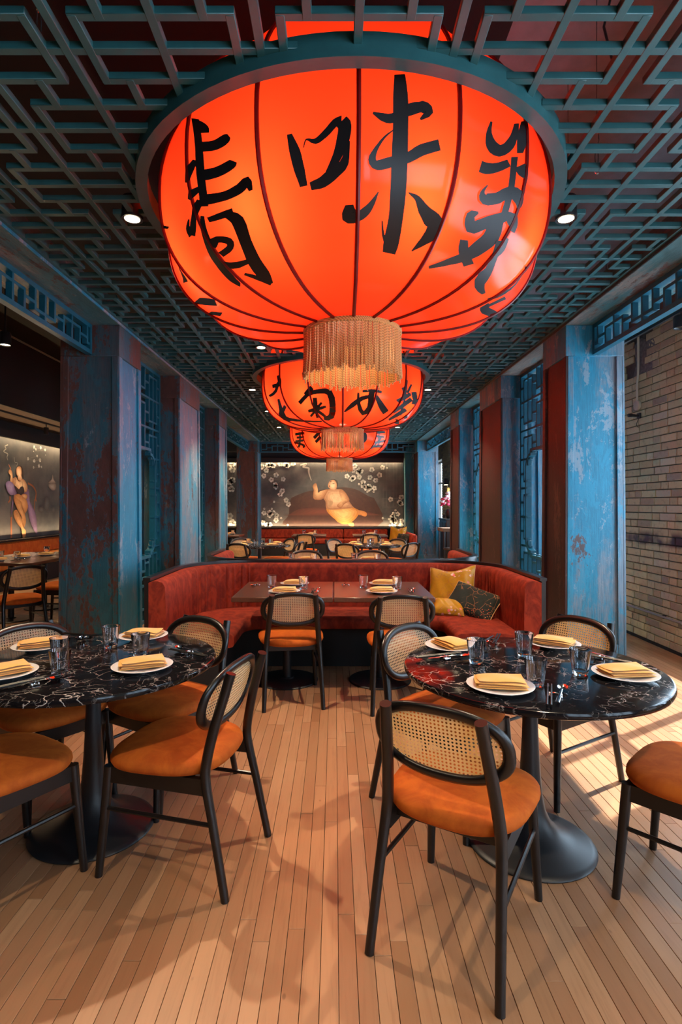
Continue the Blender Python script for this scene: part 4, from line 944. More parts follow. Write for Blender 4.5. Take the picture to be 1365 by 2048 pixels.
def onback(x, h, d=0):                        # point on the tilted, slightly hollow back plane
    y = -.222 + .020 * (x / OA) ** 2 + d
    return (x, y * 1 - h * math.sin(TILT), .697 + h * math.cos(TILT))


def make_chair():
    o = thing('cane_chair', '', 'chair')
    mb = MB()
    sup = lambda a, k, e=2.9: (k * math.copysign(abs(math.cos(a)) ** (2 / e), math.cos(a)), k * math.copysign(abs(math.sin(a)) ** (2 / e), math.sin(a)))
    rings = []
    for k, z in ((0, .424), (.90, .424), (.97, .430), (1, .444), (.995, .458), (.96, .470), (.88, .479), (.72, .487), (.5, .492), (.25, .494), (0, .494)):
        row = []
        for i in range(40):
            x, y = sup(2 * PI * i / 40, max(k, .001))
            wd = .242 * (1 + .06 * y)
            row.append((x * wd, .012 + y * .238, z + .006 * k * (x * x) * (k > .3)))
        rings.append(row)
    mb.loft(rings, True, True).build('seat', M['seat'], o, angle=70)
    for s in (-1, 1):
        pts = catm([(s * .208, -.292, 0), (s * .198, -.240, .25), (s * .191, -.207, .40), (s * .185, -.203, .475), (s * .173, -.228, .60), (s * .161, -.262, .72), (s * .152, -.288, .812)], 4)
        n = len(pts)
        MB().tube(pts, [.0155 + .004 * min(1, 2.2 * i / n) for i in range(n)], 12).build('rear_leg', M['blackwood'], o)
        MB().tube([(s * .208, .245, 0), (s * .196, .225, .25), (s * .188, .212, .425)], [.0145, .018, .0195], 12).build('front_leg', M['blackwood'], o)
        MB().tube([(s * .198, .230, .265), (s * .203, -.235, .265)], .0085, 8).build('stretcher', M['blackwood'], o)
    mb = MB()
    for s in (-1, 1):
        mb.prism([(-.2, .365), (.215, .365), (.215, .425), (-.2, .425)], s * .188 - .011, s * .188 + .011, lambda a, b, d: (d, a, b))
    mb.box(-.185, .185, .200, .222, .365, .425, .002); mb.box(-.185, .185, -.150, -.132, .385, .425, .002)
    mb.build('seat_frame', M['blackwood'], o)
    mb = MB(); n = 56; rings = []
    for i in range(n):
        a = 2 * PI * i / n
        x, h = oval(a); x2, h2 = oval(a, .019); x0, h0 = oval(a, -.019)
        ring = []
        for k in range(10):
            b = 2 * PI * k / 10; q = .5 + .5 * math.cos(b)
            ring.append(onback(x0 + (x2 - x0) * q, h0 + (h2 - h0) * q, .0155 * math.sin(b)))
        rings.append(ring)
    mb.loft(rings, True, False, True).build('back_frame', M['blackwood'], o, angle=70)
    # cane sheet with its octagonal holes
    mb = MB(); c = .0131; hr = .0037
    nx, ny = int(2 * OA / c) + 2, int(2 * OB / c) + 2
    for i in range(nx):
        for j in range(ny):
            x, h = (i - (nx - 1) / 2) * c, (j - (ny - 1) / 2) * c
            if (abs(x) / (OA - .004)) ** ON + (abs(h) / (OB - .004)) ** ON > 1: continue
            sq = [(c / 2, 0), (c / 2, c / 2), (0, c / 2), (-c / 2, c / 2), (-c / 2, 0), (-c / 2, -c / 2), (0, -c / 2), (c / 2, -c / 2)]
            v = [onback(x + p[0], h + p[1], -.002) for p in sq] + [onback(x + hr * math.cos(PI / 4 * k), h + hr * math.sin(PI / 4 * k), -.002) for k in range(8)]
            mb.add(v, [(k, (k + 1) % 8, 8 + (k + 1) % 8, 8 + k) for k in range(8)])
    mb.build('cane_panel', M['cane'], o, angle=180)
    return o


chair0 = make_chair()
CHAIRS = [
    (.440, 1.916, .518, .855, 'cane backed orange chair seen from behind, nearest the camera', 'chairs at the right marble table'),
    (.535, 2.665, .70, -.71, 'cane backed orange chair with white lit back, left of the right marble table', 'chairs at the right marble table'),
    (1.14, 2.90, -.846, -.533, 'cane backed orange chair behind the right marble table, by the peeling column', 'chairs at the right marble table'),
    (1.352, 1.994, -.69, .724, 'orange chair cut off by the picture edge in front of the right marble table', 'chairs at the right marble table'),
    (-.626, 2.281, -.966, .259, 'cane backed orange chair turned sideways, by the aisle at the left marble table', 'chairs at the left marble table'),
    (-.863, 2.83, -.52, -.855, 'cane backed orange chair behind the left marble table, towards the banquette', 'chairs at the left marble table'),
    (-1.41, 2.71, .81, -.59, 'cane backed orange chair behind the left marble table, below the rusty column', 'chairs at the left marble table'),
    (-1.297, 2.087, .545, .84, 'orange chair in the lower left corner, in front of the left marble table', 'chairs at the left marble table'),
    (-.327, 4.15, -.141, .99, 'cane backed orange chair facing the near banquette at its left walnut table', 'chairs facing the near banquette'),
    (.479, 4.05, .05, .999, 'cane backed orange chair facing the near banquette at its right walnut table', 'chairs facing the near banquette'),
    (-.387, 7.32, .03, -1, 'cane backed chair behind the second banquette, left one facing the camera', 'chairs of the second banquette'),
    (.495, 7.32, -.05, -1, 'cane backed chair behind the second banquette, right one facing the camera', 'chairs of the second banquette'),
    (-1.02, 10.1, -.7, -.45, 'tan cane chair at the right rear of the far left round table', 'chairs at the far left round table'),
    (-.80, 9.37, -.95, .3, 'cane chair seen edge on at the aisle side of the far left round table', 'chairs at the far left round table'),
    (-1.62, 10.15, .6, -.75, 'cane chair behind the far left round table, beside the worn teal column', 'chairs at the far left round table'),
    (-1.50, 9.14, .3, .95, 'cane chair seen from behind in front of the far left round table', 'chairs at the far left round table'),
    (.30, 9.05, .5, .86, 'cane chair seen from behind in front of the far right round table', 'chairs at the far right round table'),
    (.16, 9.97, .8, -.6, 'white lit cane chair left of the far right round table', 'chairs at the far right round table'),
    (.98, 9.93, -.72, -.69, 'tan cane chair right of the far right round table', 'chairs at the far right round table'),
    (1.10, 9.27, -.7, .7, 'shiny backed cane chair at the far right round table, by the turquoise column', 'chairs at the far right round table'),
    (-.63, 12.0, .02, 1, 'cane chair seen from behind at the left walnut table below the far mural', 'chairs below the far mural'),
    (.76, 12.0, -.02, 1, 'cane chair seen from behind at the right walnut table below the far mural', 'chairs below the far mural'),
    (-3.33, 5.80, -.72, .69, 'cane chair in the left room, seen from behind at the long dark table', 'chairs in the left room'),
    (-3.36, 6.78, -1, .05, 'chair in the left room half hidden by the rusty column', 'chairs in the left room'),
    (-3.40, 7.75, -1, .0, 'chair in the left room hidden deepest behind the rusty column', 'chairs in the left room'),
]
for i, (x, y, fx, fy, l, g) in enumerate(CHAIRS):
    if i == 0:
        chair0.location = (x, y, 0); chair0.rotation_euler = (0, 0, yaw(fx, fy)); chair0['label'] = l; chair0['group'] = g
    else: dup(chair0, (x, y, 0), yaw(fx, fy), l, g)

# ------------------------------------------------------------------ tables


def round_table(x, y, label):
    o = thing('round_table', label, 'table', (x, y, 0))
    r_ = .535
    MB().lathe([(0, .722), (r_ - .012, .722), (r_ - .003, .726), (r_, .733), (r_, .741), (r_ - .003, .748), (r_ - .009, .75), (0, .75)], 96).build('tabletop', M['marble'], o)
    prof = [(0, 0), (.260, 0), (.264, .006), (.260, .012), (.24, .019), (.185, .034), (.125, .060), (.085, .098), (.063, .145), (.050, .21), (.042, .31), (.034, .45), (.030, .58), (.029, .69), (.06, .70), (.20, .705), (.20, .722), (0, .722)]
    MB().lathe(prof, 48).build('pedestal', M['blackmetal'], o)
    return o


TR = (.835, 2.36); TL = (-1.08, 2.47)
round_table(*TR, 'round black marble table on a tulip pedestal, right of the aisle')
round_table(*TL, 'round black marble table on a tulip pedestal, left of the aisle')
FT = [(-1.30, 9.55), (.62, 9.55)]
round_table(*FT[0], 'far round dark table left of the aisle, in front of the worn teal column')
round_table(*FT[1], 'far round dark table right of the aisle, beyond the second banquette')


def rect_table(x0, x1, y0, y1, label, base=True):
    cx_, cy_ = (x0 + x1) / 2, (y0 + y1) / 2
    o = thing('dining_table', label, 'table', (cx_, cy_, 0))
    a, b = (x1 - x0) / 2, (y1 - y0) / 2
    MB().box(-a, a, -b, b, .712, .75, .005).build('tabletop', M['walnut'], o)
    MB().lathe([(.035, .02), (.035, .70)], 20).build('column', M['blackmetal'], o)
    MB().box(-.22, .22, -.22, .22, .698, .712, .002).build('top_plate', M['blackmetal'], o)
    MB().lathe([(0, 0), (.255, 0), (.258, .006), (.25, .013), (.06, .02), (.05, .03), (0, .03)], 40).build('base', M['blackmetal'], o)
    return o


rect_table(-.775, -.013, 4.125, 4.97, 'left walnut table at the near banquette')
rect_table(-.008, .752, 4.125, 4.97, 'right walnut table at the near banquette')
rect_table(-.775, -.013, 6.28, 7.10, 'left walnut table at the second banquette')
rect_table(-.008, .752, 6.28, 7.10, 'right walnut table at the second banquette')
rect_table(-.98, -.20, 12.45, 13.2, 'left walnut table below the far mural')
rect_table(.42, 1.20, 12.45, 13.2, 'right walnut table below the far mural')
rect_table(-4.55, -3.60, 6.57, 7.33, 'dark table in the left room nearest the camera')
rect_table(-4.55, -3.60, 7.37, 8.13, 'dark table in the left room running behind the rusty column')
rect_table(-2.9, -2.15, 12.4, 13.15, 'walnut table far left, seen between the last two left columns')

# ------------------------------------------------------------------ banquettes


def upath(hw, yb, rad, n=(6, 12, 10)):
    """half of a U: left arm front -> corner -> middle of the back"""
    p = []
    for i in range(n[0]): p.append((-hw, (yb - rad) * i / n[0]))
    for i in range(n[1]):
        a = R(180 - 90 * i / n[1]); p.append((-hw + rad + rad * math.cos(a), yb - rad + rad * math.sin(a)))
    for i in range(n[2] + 1): p.append(((-hw + rad) * (1 - i / n[2]), yb))
    return p


def banquette(y, label, flip=1):
    o = thing('banquette', label, 'banquette', (.078, y, 0), 0 if flip > 0 else PI)
    HW, YBK, RD = 1.525, 1.42, .66
    off = lambda d, n=(6, 12, 10): upath(HW - d, YBK - d, RD - d, n)
    def strip(d0, d1, z0, z1):
        A, B = off(d0), off(d1); A = A + [(-x, yy) for x, yy in A[-2::-1]]; B = B + [(-x, yy) for x, yy in B[-2::-1]]
        return [[(p[0], p[1], z0), (p[0], p[1], z1), (q[0], q[1], z1), (q[0], q[1], z0)] for p, q in zip(A, B)]
    MB().loft(strip(0, .032, 0, .862)).build('frame', M['lacquer'], o)
    MB().loft(strip(-.008, .046, .862, .886)).build('cap_rail', M['lacquer'], o)
    for s in (-1, 1):
        N = (10, 64, 20)
        base = off(.033, N); rings = []
        for i, p in enumerate(base):
            # gathered pleats on the curved corners
            k = 1 if N[0] <= i <= N[0] + N[1] else 0
            pl = .008 * k * math.sin(i * 2 * PI / 4 + 1.2 * math.sin(i))
            ring = []
            for d, z in ((.033, .40), (.033, .850), (.060, .861), (.100, .862), (.138, .850), (.158, .815), (.163, .70), (.165, .55), (.165, .40)):
                q = off(d + (pl if d > .13 else 0), N)[i]
                ring.append((-s * q[0], q[1], z))
            rings.append(ring if s < 0 else ring)
        m = MB().loft(rings)
        if s < 0: m.f = [f[::-1] for f in m.f]
        m.build('backrest', M['banq'], o, angle=60)
        N = (8, 14, 12)
        O = off(.160, N); I = upath(.845, .60, .16, N)
        for nm, mt, prof in (('seat', M['banq'], ((0, .44), (.3, .462), (.7, .468), (.93, .463), (.985, .448), (1, .43), (1, .375), (.985, .362), (.93, .355), (0, .355))), ('plinth', M['dark'], ((.0, .352), (.80, .352), (.80, 0), (.0, 0)))):
            rings = [[(-s * (p[0] + (q[0] - p[0]) * k), p[1] + (q[1] - p[1]) * k + (.012 if nm == 'plinth' else 0), z) for k, z in prof] for p, q in zip(O, I)]
            if nm == 'seat' : rings = [[(x * 1 + 0, yy, z) for x, yy, z in r_] for r_ in rings]
            m = MB().loft(rings)
            if s < 0: m.f = [f[::-1] for f in m.f]
            m.build(nm, mt, o, angle=60)
    return o


banquette(4.19, 'near curved rust red velvet banquette with black rail')
banquette(7.07, 'second curved velvet banquette facing away behind the near one', -1)


def wall_seat(x0, x1, y0, y1, back, label, m_):
    """straight banquette section; back: side that carries the backrest"""
    o = thing('wall_banquette', label, 'banquette', ((x0 + x1) / 2, (y0 + y1) / 2, 0))
    a, b = (x1 - x0) / 2, (y1 - y0) / 2
    MB().box(-a + .03, a - .03, -b + .03, b - .03, 0, .34).build('plinth', M['dark'], o, smooth=False)
    MB().box(-a, a, -b, b, .34, .465, .025).build('seat', m_, o)
    d = .13
    r_ = dict(yf=(-a, a, b - d, b), xl=(-a, -a + d, -b, b), xr=(a - d, a, -b, b))[back]
    MB().box(*r_, .465, .745, .03).build('backrest', m_, o)
    return o


wall_seat(-2.85, .25, 15.62, 16.25, 'yf', 'left section of the velvet wall banquette below the far mural', M['banq'])
wall_seat(.26, 1.55, 15.62, 16.25, 'yf', 'middle section of the velvet wall banquette below the far mural', M['banq'])
wall_seat(1.3, 1.93, 12.9, 15.6, 'xr', 'velvet banquette arm returning along the right of the far wall seat', M['banq'])
for i, (a, b) in enumerate(((5.2, 8.6), (8.61, 12.6), (12.61, 15.6))):
    wall_seat(XL + .02, -5.5, a, b, 'xl', ('nearest', 'middle, orange lit', 'farthest')[i] + ' section of the amber velvet banquette below the left mural', M['banq_orange'])

# ------------------------------------------------------------------ tableware
def cloth_slab(mb, wd, dp, h, z, ox, oy, rot, wav, seed):
    rg = random.Random(seed); ph = rg.uniform(0, 6)
    nx, ny = 14, 8
    c, s = math.cos(rot), math.sin(rot)
    def top(i, j, up):
        u, v = i / (nx - 1) * 2 - 1, j / (ny - 1) * 2 - 1
        e = .0028 * (max(abs(u), abs(v)) > .93)
        x, y = u * wd / 2 * (1 + .012 * math.sin(3 * v + ph)), v * dp / 2 * (1 + .02 * math.sin(2.2 * u + ph))
        zz_ = z + (h - e if up else e) + wav * (.6 * math.sin(1.9 * u + ph) + .5 * u * v + .35 * math.cos(3.1 * u + 2 * v))
        return (ox + x * c - y * s, oy + x * s + y * c, zz_)
    V = [top(i, j, True) for i in range(nx) for j in range(ny)] + [top(i, j, False) for i in range(nx) for j in range(ny)]
    F = []; o2 = nx * ny
    for i in range(nx - 1):
        for j in range(ny - 1):
            a = i * ny + j
            F.append((a, a + ny, a + ny + 1, a + 1)); F.append((o2 + a, o2 + a + 1, o2 + a + ny + 1, o2 + a + ny))
    for i in range(nx - 1):
        for j in (0, ny - 1):
            a = i * ny + j; q = (a, o2 + a, o2 + a + ny, a + ny); F.append(q if j == 0 else q[::-1])
    for j in range(ny - 1):
        for i in (0, nx - 1):
            a = i * ny + j; q = (a, a + 1, o2 + a + 1, o2 + a); F.append(q if i == 0 else q[::-1])
    mb.add(V, F)


plate_me = MB().lathe([(0, 0), (.062, 0), (.066, .003), (.095, .010), (.122, .017), (.1245, .0195), (.122, .0205), (.094, .0145), (.066, .008), (0, .007)], 48).build('plate', M['plate'], angle=60)
glass_me = MB().lathe([(0, 0), (.027, 0), (.0295, .002), (.031, .012), (.0355, .05), (.0425, .103), (.0428, .105), (.0412, .105), (.040, .103), (.0335, .05), (.0285, .017), (.02, .0145), (0, .014)], 28).build('tumbler', M['glass'], angle=60)
mb = MB()
cloth_slab(mb, .184, .120, .0065, 0, 0, 0, .0, .0005, 1); cloth_slab(mb, .180, .116, .0065, .0068, .004, .003, .05, .0012, 2)
cloth_slab(mb, .182, .112, .0065, .0138, -.003, .002, -.04, .0028, 3); cloth_slab(mb, .172, .100, .006, .021, .002, .004, .06, .0062, 3)
nap_me = mb.build('napkin', M['napkin'], angle=50)
# spoon: bowl plus bent flat handle, along +y, bowl at the far end
mb = MB()
def bowl(u, v):
    a = 2 * PI * u; k = v
    x, y = .0185 * k * math.cos(a), .031 * k * math.sin(a)
    return (x, .082 + y, .003 + .009 * k * k)
mb.grid(bowl, 20, 7, True)
mb.grid(lambda u, v: tuple(Vector(bowl(1 - u, v)) + Vector((0, 0, .0012))), 20, 7, True)
mb.tube(catm([(0, .056, .012), (0, .035, .013), (0, -.02, .010), (0, -.08, .006)], 5), [(.0015, .0035)] * 6 + [(.0015, .0045)] * 5 + [(.0016, .007)] * 5, 8)
spoon_me = mb.build('spoon', M['steel'], angle=60)
stick_me = MB().tube([(0, -.115, .006), (0, .115, .009)], [.0042, .0024], 6).build('chopstick', M['stick'])
mb = MB()
for s in (-1, 1):
    mb.tube([(s * .018, -.012, .006), (s * .018, .012, .006)], .006, 8); mb.lathe([(0, -.007), (.005, -.005), (.007, 0), (.005, .005), (0, .007)], 10, (s * .018, .012, .007)); mb.lathe([(0, -.007), (.005, -.005), (.007, 0), (.005, .005), (0, .007)], 10, (s * .018, -.012, .007))
mb.tube([(-.018, 0, .008), (-.006, 0, .013), (.006, 0, .013), (.018, 0, .008)], .0045, 8)
rest_me = mb.build('cutlery_rest', M['steel'])
PROTO = dict(plate=plate_me, tumbler=glass_me, napkin=nap_me, spoon=spoon_me, chopstick=stick_me, cutlery_rest=rest_me)
CATS = dict(plate='plate', tumbler='glass', napkin='napkin', spoon='spoon', chopstick='chopstick', cutlery_rest='cutlery rest')
used = set()


def put(kind, x, y, z, rz, label, group):
    p = PROTO[kind]
    if kind not in used: o = p; used.add(kind)
    else: o = p.copy(); COL.objects.link(o)
    o.location = (x, y, z); o.rotation_euler = (0, 0, rz)
    return tag(o, label, CATS[kind], group)


TZ = .7502
def setting(x, y, rz, tbl, seat, nrz=None, z=TZ):
    put('plate', x, y, z, rz, 'white plate %s %s' % (seat, tbl), 'dinner plates')
    put('napkin', x, y, z + .0152, rz if nrz is None else nrz, 'folded mustard napkin on plate %s %s' % (seat, tbl), 'folded napkins')


def cutlery(x, y, rz, tbl, seat, spoon=True, sticks=True, z=TZ):
    c, s = math.cos(rz), math.sin(rz)
    T = lambda u, v: (x + u * c - v * s, y + u * s + v * c)
    a = T(0, .02); put('cutlery_rest', *a, z, rz, 'small chrome cutlery rest %s %s' % (seat, tbl), 'cutlery rests')
    if sticks:
        for d, l in ((-.026, 'outer black chopstick'), (-.013, 'inner black chopstick beside its spoon')):
            a = T(d, .0); put('chopstick', *a, z + .008, rz, '%s %s %s' % (l, seat, tbl), 'chopsticks')
    if spoon:
        a = T(.016, .012); put('spoon', *a, z + .0065, rz - .12, 'steel spoon %s %s' % (seat, tbl), 'spoons')


tr = 'of the right marble table'
setting(.621, 2.072, -.16, tr, 'at the front'); setting(.561, 2.66, -1.15, tr, 'at the left'); setting(1.071, 2.70, 2.55, tr, 'at the back'); setting(1.165, 2.215, .08, tr, 'at the right')
for x, y, l in ((.618, 2.413, 'tumbler left of centre, in front of the left plate'), (.869, 2.533, 'tumbler in front of the back plate'), (.768, 2.112, 'tumbler nearest the camera beside the front plate'), (1.0, 2.249, 'tumbler beside the right plate')):
    put('tumbler', x, y, TZ, 0, 'clear ' + l + ' on the right marble table', 'tumblers')
cutlery(.785, 1.965, -.38, tr, 'by the front plate'); cutlery(.475, 2.47, -1.25, tr, 'by the left plate'); cutlery(.80, 2.80, 2.75, tr, 'by the back plate'); cutlery(1.20, 2.46, .85, tr, 'by the right plate')
tl = 'of the left marble table'
setting(-.81, 2.325, .38, tl, 'at the aisle side'); setting(-.993, 2.86, -.12, tl, 'at the back'); setting(-1.42, 2.66, .5, tl, 'at the far left'); setting(-1.335, 2.23, .75, tl, 'at the front left')
for x, y, l in ((-1.113, 2.236, 'tumbler nearest the camera'), (-1.215, 2.44, 'tumbler behind the nearest tumbler'), (-1.085, 2.675, 'tumbler by the back plate'), (-.885, 2.516, 'tumbler behind the aisle side plate')):
    put('tumbler', x, y, TZ, 0, 'clear ' + l + ' on the left marble table', 'tumblers')
cutlery(-.665, 2.545, 1.05, tl, 'by the aisle side plate'); cutlery(-1.17, 2.10, -.75, tl, 'by the front left plate'); cutlery(-1.33, 2.86, -1.9, tl, 'by the far left plate')
for nm, x, y0, dr in (('of the left near banquette table', -.395, 4.34, 1), ('of the right near banquette table', .37, 4.34, 1), ('of the left second banquette table', -.395, 6.46, 1), ('of the right second banquette table', .37, 6.46, 1),
                      ('of the left table below the far mural', -.59, 12.62, 1), ('of the right table below the far mural', .81, 12.62, 1), ('of the nearest left room table', -4.15, 6.8, 1), ('of the second left room table', -3.95, 7.55, 1), ('of the far left walnut table', -2.5, 12.6, 1)):
    setting(x, y0, .03, nm, 'at the front'); setting(x + .05, y0 + .42, -.04, nm, 'at the back')
    put('tumbler', x + .14, y0 + .17, TZ, 0, 'clear tumbler behind the front plate ' + nm, 'tumblers'); put('tumbler', x - .13, y0 + .27, TZ, 0, 'clear tumbler left of the back plate ' + nm, 'tumblers')
    if y0 < 9:
        cutlery(x + .24, y0 + .02, .02, nm, 'by the front plate', True, 'near' in nm); cutlery(x - .27, y0 + .40, PI, nm, 'by the back plate', True, False)
for nm, (tx, ty) in (('of the far left round table', FT[0]), ('of the far right round table', FT[1])):
    for k, (a, l) in enumerate(((225, 'at the front left'), (315, 'at the front right'), (45, 'at the back right'), (135, 'at the back left'))):
        c, s = math.cos(R(a)), math.sin(R(a))
        setting(tx + .36 * c, ty + .36 * s, R(a - 90), nm, l)
        put('tumbler', tx + .2 * math.cos(R(a + 35)), ty + .2 * math.sin(R(a + 35)), TZ, 0, 'clear tumbler %s %s' % (l, nm), 'tumblers')
        if k < 2: cutlery(tx + .36 * math.cos(R(a + 32)), ty + .36 * math.sin(R(a + 32)), R(a - 60), nm, l, True, False)

# ------------------------------------------------------------------ cushions


def cushion(name, label, m_, wd, hg, th, loc, rot, piping=None, crease=0):
    o = thing(name, label, 'cushion', loc); o.rotation_euler = rot

    def fn(u, v, side):
        x, y = 2 * u - 1, 2 * v - 1
        k = (1 - x ** 4) * (1 - y ** 4)
        pinch = 1 - .07 * (1 - x * x) * (abs(y) ** 3) - .0
        px = x * wd / 2 * (1 - .06 * (1 - abs(y)) * 0 - .05 * (1 - y * y)); py = y * hg / 2 * (1 - .05 * (1 - x * x))
        if y > 0: py -= crease * hg * (1 - x * x) ** 2 * y * y
        z = side * th / 2 * max(0, k) ** .5 + .004 * math.sin(9 * x + 4 * y) * k
        return (px, py, z)
    mb = MB().grid(lambda u, v: fn(u, v, 1), 26, 26); mb.grid(lambda u, v: fn(1 - u, v, -1), 26, 26)
    cov = mb.build('cover', m_, o, angle=80)
    if piping:
        e = [fn(i / 20, 0, 0) for i in range(20)] + [fn(1, i / 20, 0) for i in range(20)] + [fn(1 - i / 20, 1, 0) for i in range(20)] + [fn(0, 1 - i / 20, 0) for i in range(20)]
        MB().tube(e, .004, 6, closed=True).build('piping', piping, cov)
    return o


cushion('cushion', 'gold silk cushion with pink embroidered blossom on the near banquette', M['gold_silk'], .44, .44, .15, (1.10, 5.20, .655), (R(62), R(-6), R(-28)), M['gold_thread'], .10)
cushion('cushion', 'black silk cushion with embroidered branches lying on the near banquette', M['black_silk'], .46, .30, .13, (1.23, 4.92, .575), (R(48), R(14), R(-42)), M['gold_thread'])
cushion('cushion', 'small crumpled gold silk cushion in front of the upright gold one', M['gold_silk'], .28, .20, .12, (1.02, 4.93, .525), (R(25), R(4), R(-15)), None, .05)
cushion('cushion', 'yellow green silk cushion on the seat below the far mural', M['gold_silk'], .46, .44, .14, (1.62, 14.2, .68), (R(72), 0, R(-30)), None, .12)
cushion('cushion', 'dark silk cushion beside the yellow green one below the far mural', M['black_silk'], .42, .30, .13, (1.66, 13.5, .60), (R(66), 0, R(-55)))

# ------------------------------------------------------------------ painted murals
SKIN = ((.70, .42, .22), (.34, .14, .06))
PAL = dict(sofa=((.075, .028, .022), (.045, .02, .018)), sofa_seat=((.16, .045, .03), (.09, .03, .022)), cloth=((.88, .56, .22), (.52, .21, .04)), foot=((.62, .27, .08), (.5, .2, .06)), torso=((.78, .52, .31), (.38, .18, .09)),
           arm=SKIN, belly=((.42, .26, .14), (.48, .3, .17)), hair=((.035, .02, .016), (.02, .012, .01)), head=((.80, .54, .36), (.42, .20, .10)), mouth=((.05, .02, .015), (.05, .02, .015)),
           chair_frame=((.30, .10, .04), (.18, .06, .03)), teapot=((.10, .10, .11), (.06, .06, .065)), pendant=((.42, .36, .30), (.20, .16, .13)), robe=((.26, .17, .32), (.12, .07, .16)), sleeve=((.34, .26, .46), (.18, .12, .26)),
           camisole=((.03, .022, .03), (.018, .013, .018)), legs=((.66, .34, .14), (.42, .18, .06)), cigarette=((.5, .12, .03), (.5, .12, .03)), smoke=((.34, .32, .30), (.26, .25, .25)))


def painting(o, shapes, blossoms, f3):
    lay = .004
    for nm, parts in shapes.items():
        mb = MB(); ca, cb = PAL[nm]
        for kd, pts in parts:
            if kd == 'p':
                p = catm(pts, 4, True)
                gx, gy = sum(q[0] for q in p) / len(p), sum(q[1] for q in p) / len(p)
                for j, sc in enumerate((1, .86, .7, .52, .34)):
                    k = j / 4
                    poly = [(gx + (q[0] - gx) * sc, gy + (q[1] - gy) * sc) for q in p]
                    col = tuple(cb[i] + (ca[i] - cb[i]) * k for i in range(3))
                    mb.add([f3(x, z, lay + .0003 * j) for x, z in poly], [tuple(range(len(poly)))], col)
            else:
                p = catm(pts, 5); v = []
                for i, q in enumerate(p):
                    a, b = p[max(0, i - 1)], p[min(len(p) - 1, i + 1)]
                    tx, ty = b[0] - a[0], b[1] - a[1]; L = math.hypot(tx, ty) + 1e-9
                    h = q[2] / 2; v += [f3(q[0] - ty / L * h, q[1] + tx / L * h, lay), f3(q[0] + ty / L * h, q[1] - tx / L * h, lay)]
                mb.add(v, [(2 * i, 2 * i + 1, 2 * i + 3, 2 * i + 2) for i in range(len(p) - 1)], ca)
        mb.build('painted_' + nm, M['paint'], o, smooth=False)
        lay += .0022
    mb = MB(); rg = random.Random(2)
    for x, z, r_ in blossoms:
        a0 = rg.uniform(0, 6)
        for k in range(5):
            a = a0 + 2 * PI * k / 5 + rg.uniform(-.15, .15); g = rg.uniform(.35, .75)
            px, pz = x + .62 * r_ * math.cos(a), z + .62 * r_ * math.sin(a); q = r_ * rg.uniform(.42, .62)
            mb.add([f3(px + q * math.cos(2 * PI * i / 9), pz + q * math.sin(2 * PI * i / 9), lay) for i in range(9)], [tuple(range(9))], (g, g, g * .96))
        mb.add([f3(x + .28 * r_ * math.cos(2 * PI * i / 7), z + .28 * r_ * math.sin(2 * PI * i / 7), lay + .001) for i in range(7)], [tuple(range(7))], (.16, .15, .13))
    stuff(mb.build('painted_blossoms', M['paint'], o, smooth=False))
    mb = MB()
    for i in range(0, len(blossoms) - 1):
        (x, z, _), (x2, z2, _) = blossoms[i], blossoms[i + 1]
        L = math.hypot(x2 - x, z2 - z)
        if .02 < L < .5:
            nx, nz = -(z2 - z) / L * .004, (x2 - x) / L * .004
            mb.add([f3(x + nx, z + nz, lay - .001), f3(x - nx, z - nz, lay - .001), f3(x2 - nx, z2 - nz, lay - .001), f3(x2 + nx, z2 + nz, lay - .001)], [(0, 1, 2, 3)], (.16, .15, .14))
    mb.build('painted_twigs', M['paint'], o, smooth=False)


MZ0, MZ1 = .80, 2.70
o = thing('mural', 'far wall mural of a robed reclining figure smoking among white blossoms', 'mural', (0, YF, 0))
MB().box(-3.3, 2.02, -.05, -.002, MZ0, MZ1, .003).build('panel', M['mural'], o)
mb = MB()
for x in (1.43, 1.53, 1.63, 1.73, 1.83, 1.93):
    mb.add([(x - .004, -.0525, 1.4), (x + .004, -.0525, 1.4), (x + .004, -.0525, 2.68), (x - .004, -.0525, 2.68)], [(0, 1, 2, 3)], (.12, .125, .13))
for z in (1.38, 1.62, 1.88, 2.2, 2.52):
    mb.add([(1.40, -.0527, z - .004), (1.96, -.0527, z - .004), (1.96, -.0527, z + .004), (1.40, -.0527, z + .004)], [(0, 1, 2, 3)], (.12, .125, .13))
mb.build('painted_lattice', M['paint'], o, smooth=False)
painting(o, MURAL_FAR, FAR_BLOSSOM, lambda x, z, d: (x, -.05 - d, z))
o = thing('mural', 'left wall mural of a seated woman in a purple robe smoking', 'mural', (XL, 0, 0))
MB().box(.002, .02, 6.5, 15.8, MZ0, MZ1, .003).build('panel', M['mural'], o)
SIDE_BLOSSOM += [(y_ + .22 * math.cos(2.4 * k) * (1 + .12 * k), z_ + .16 * math.sin(2.4 * k) * (1 + .1 * k), .03 + .008 * (k % 3)) for y_, z_ in ((13.6, 2.2), (14.6, 1.5), (9.2, 2.2), (8.2, 1.4), (7.3, 2.3)) for k in range(9)]
painting(o, MURAL_SIDE, SIDE_BLOSSOM, lambda y, z, d: (.02 + d, y, z))
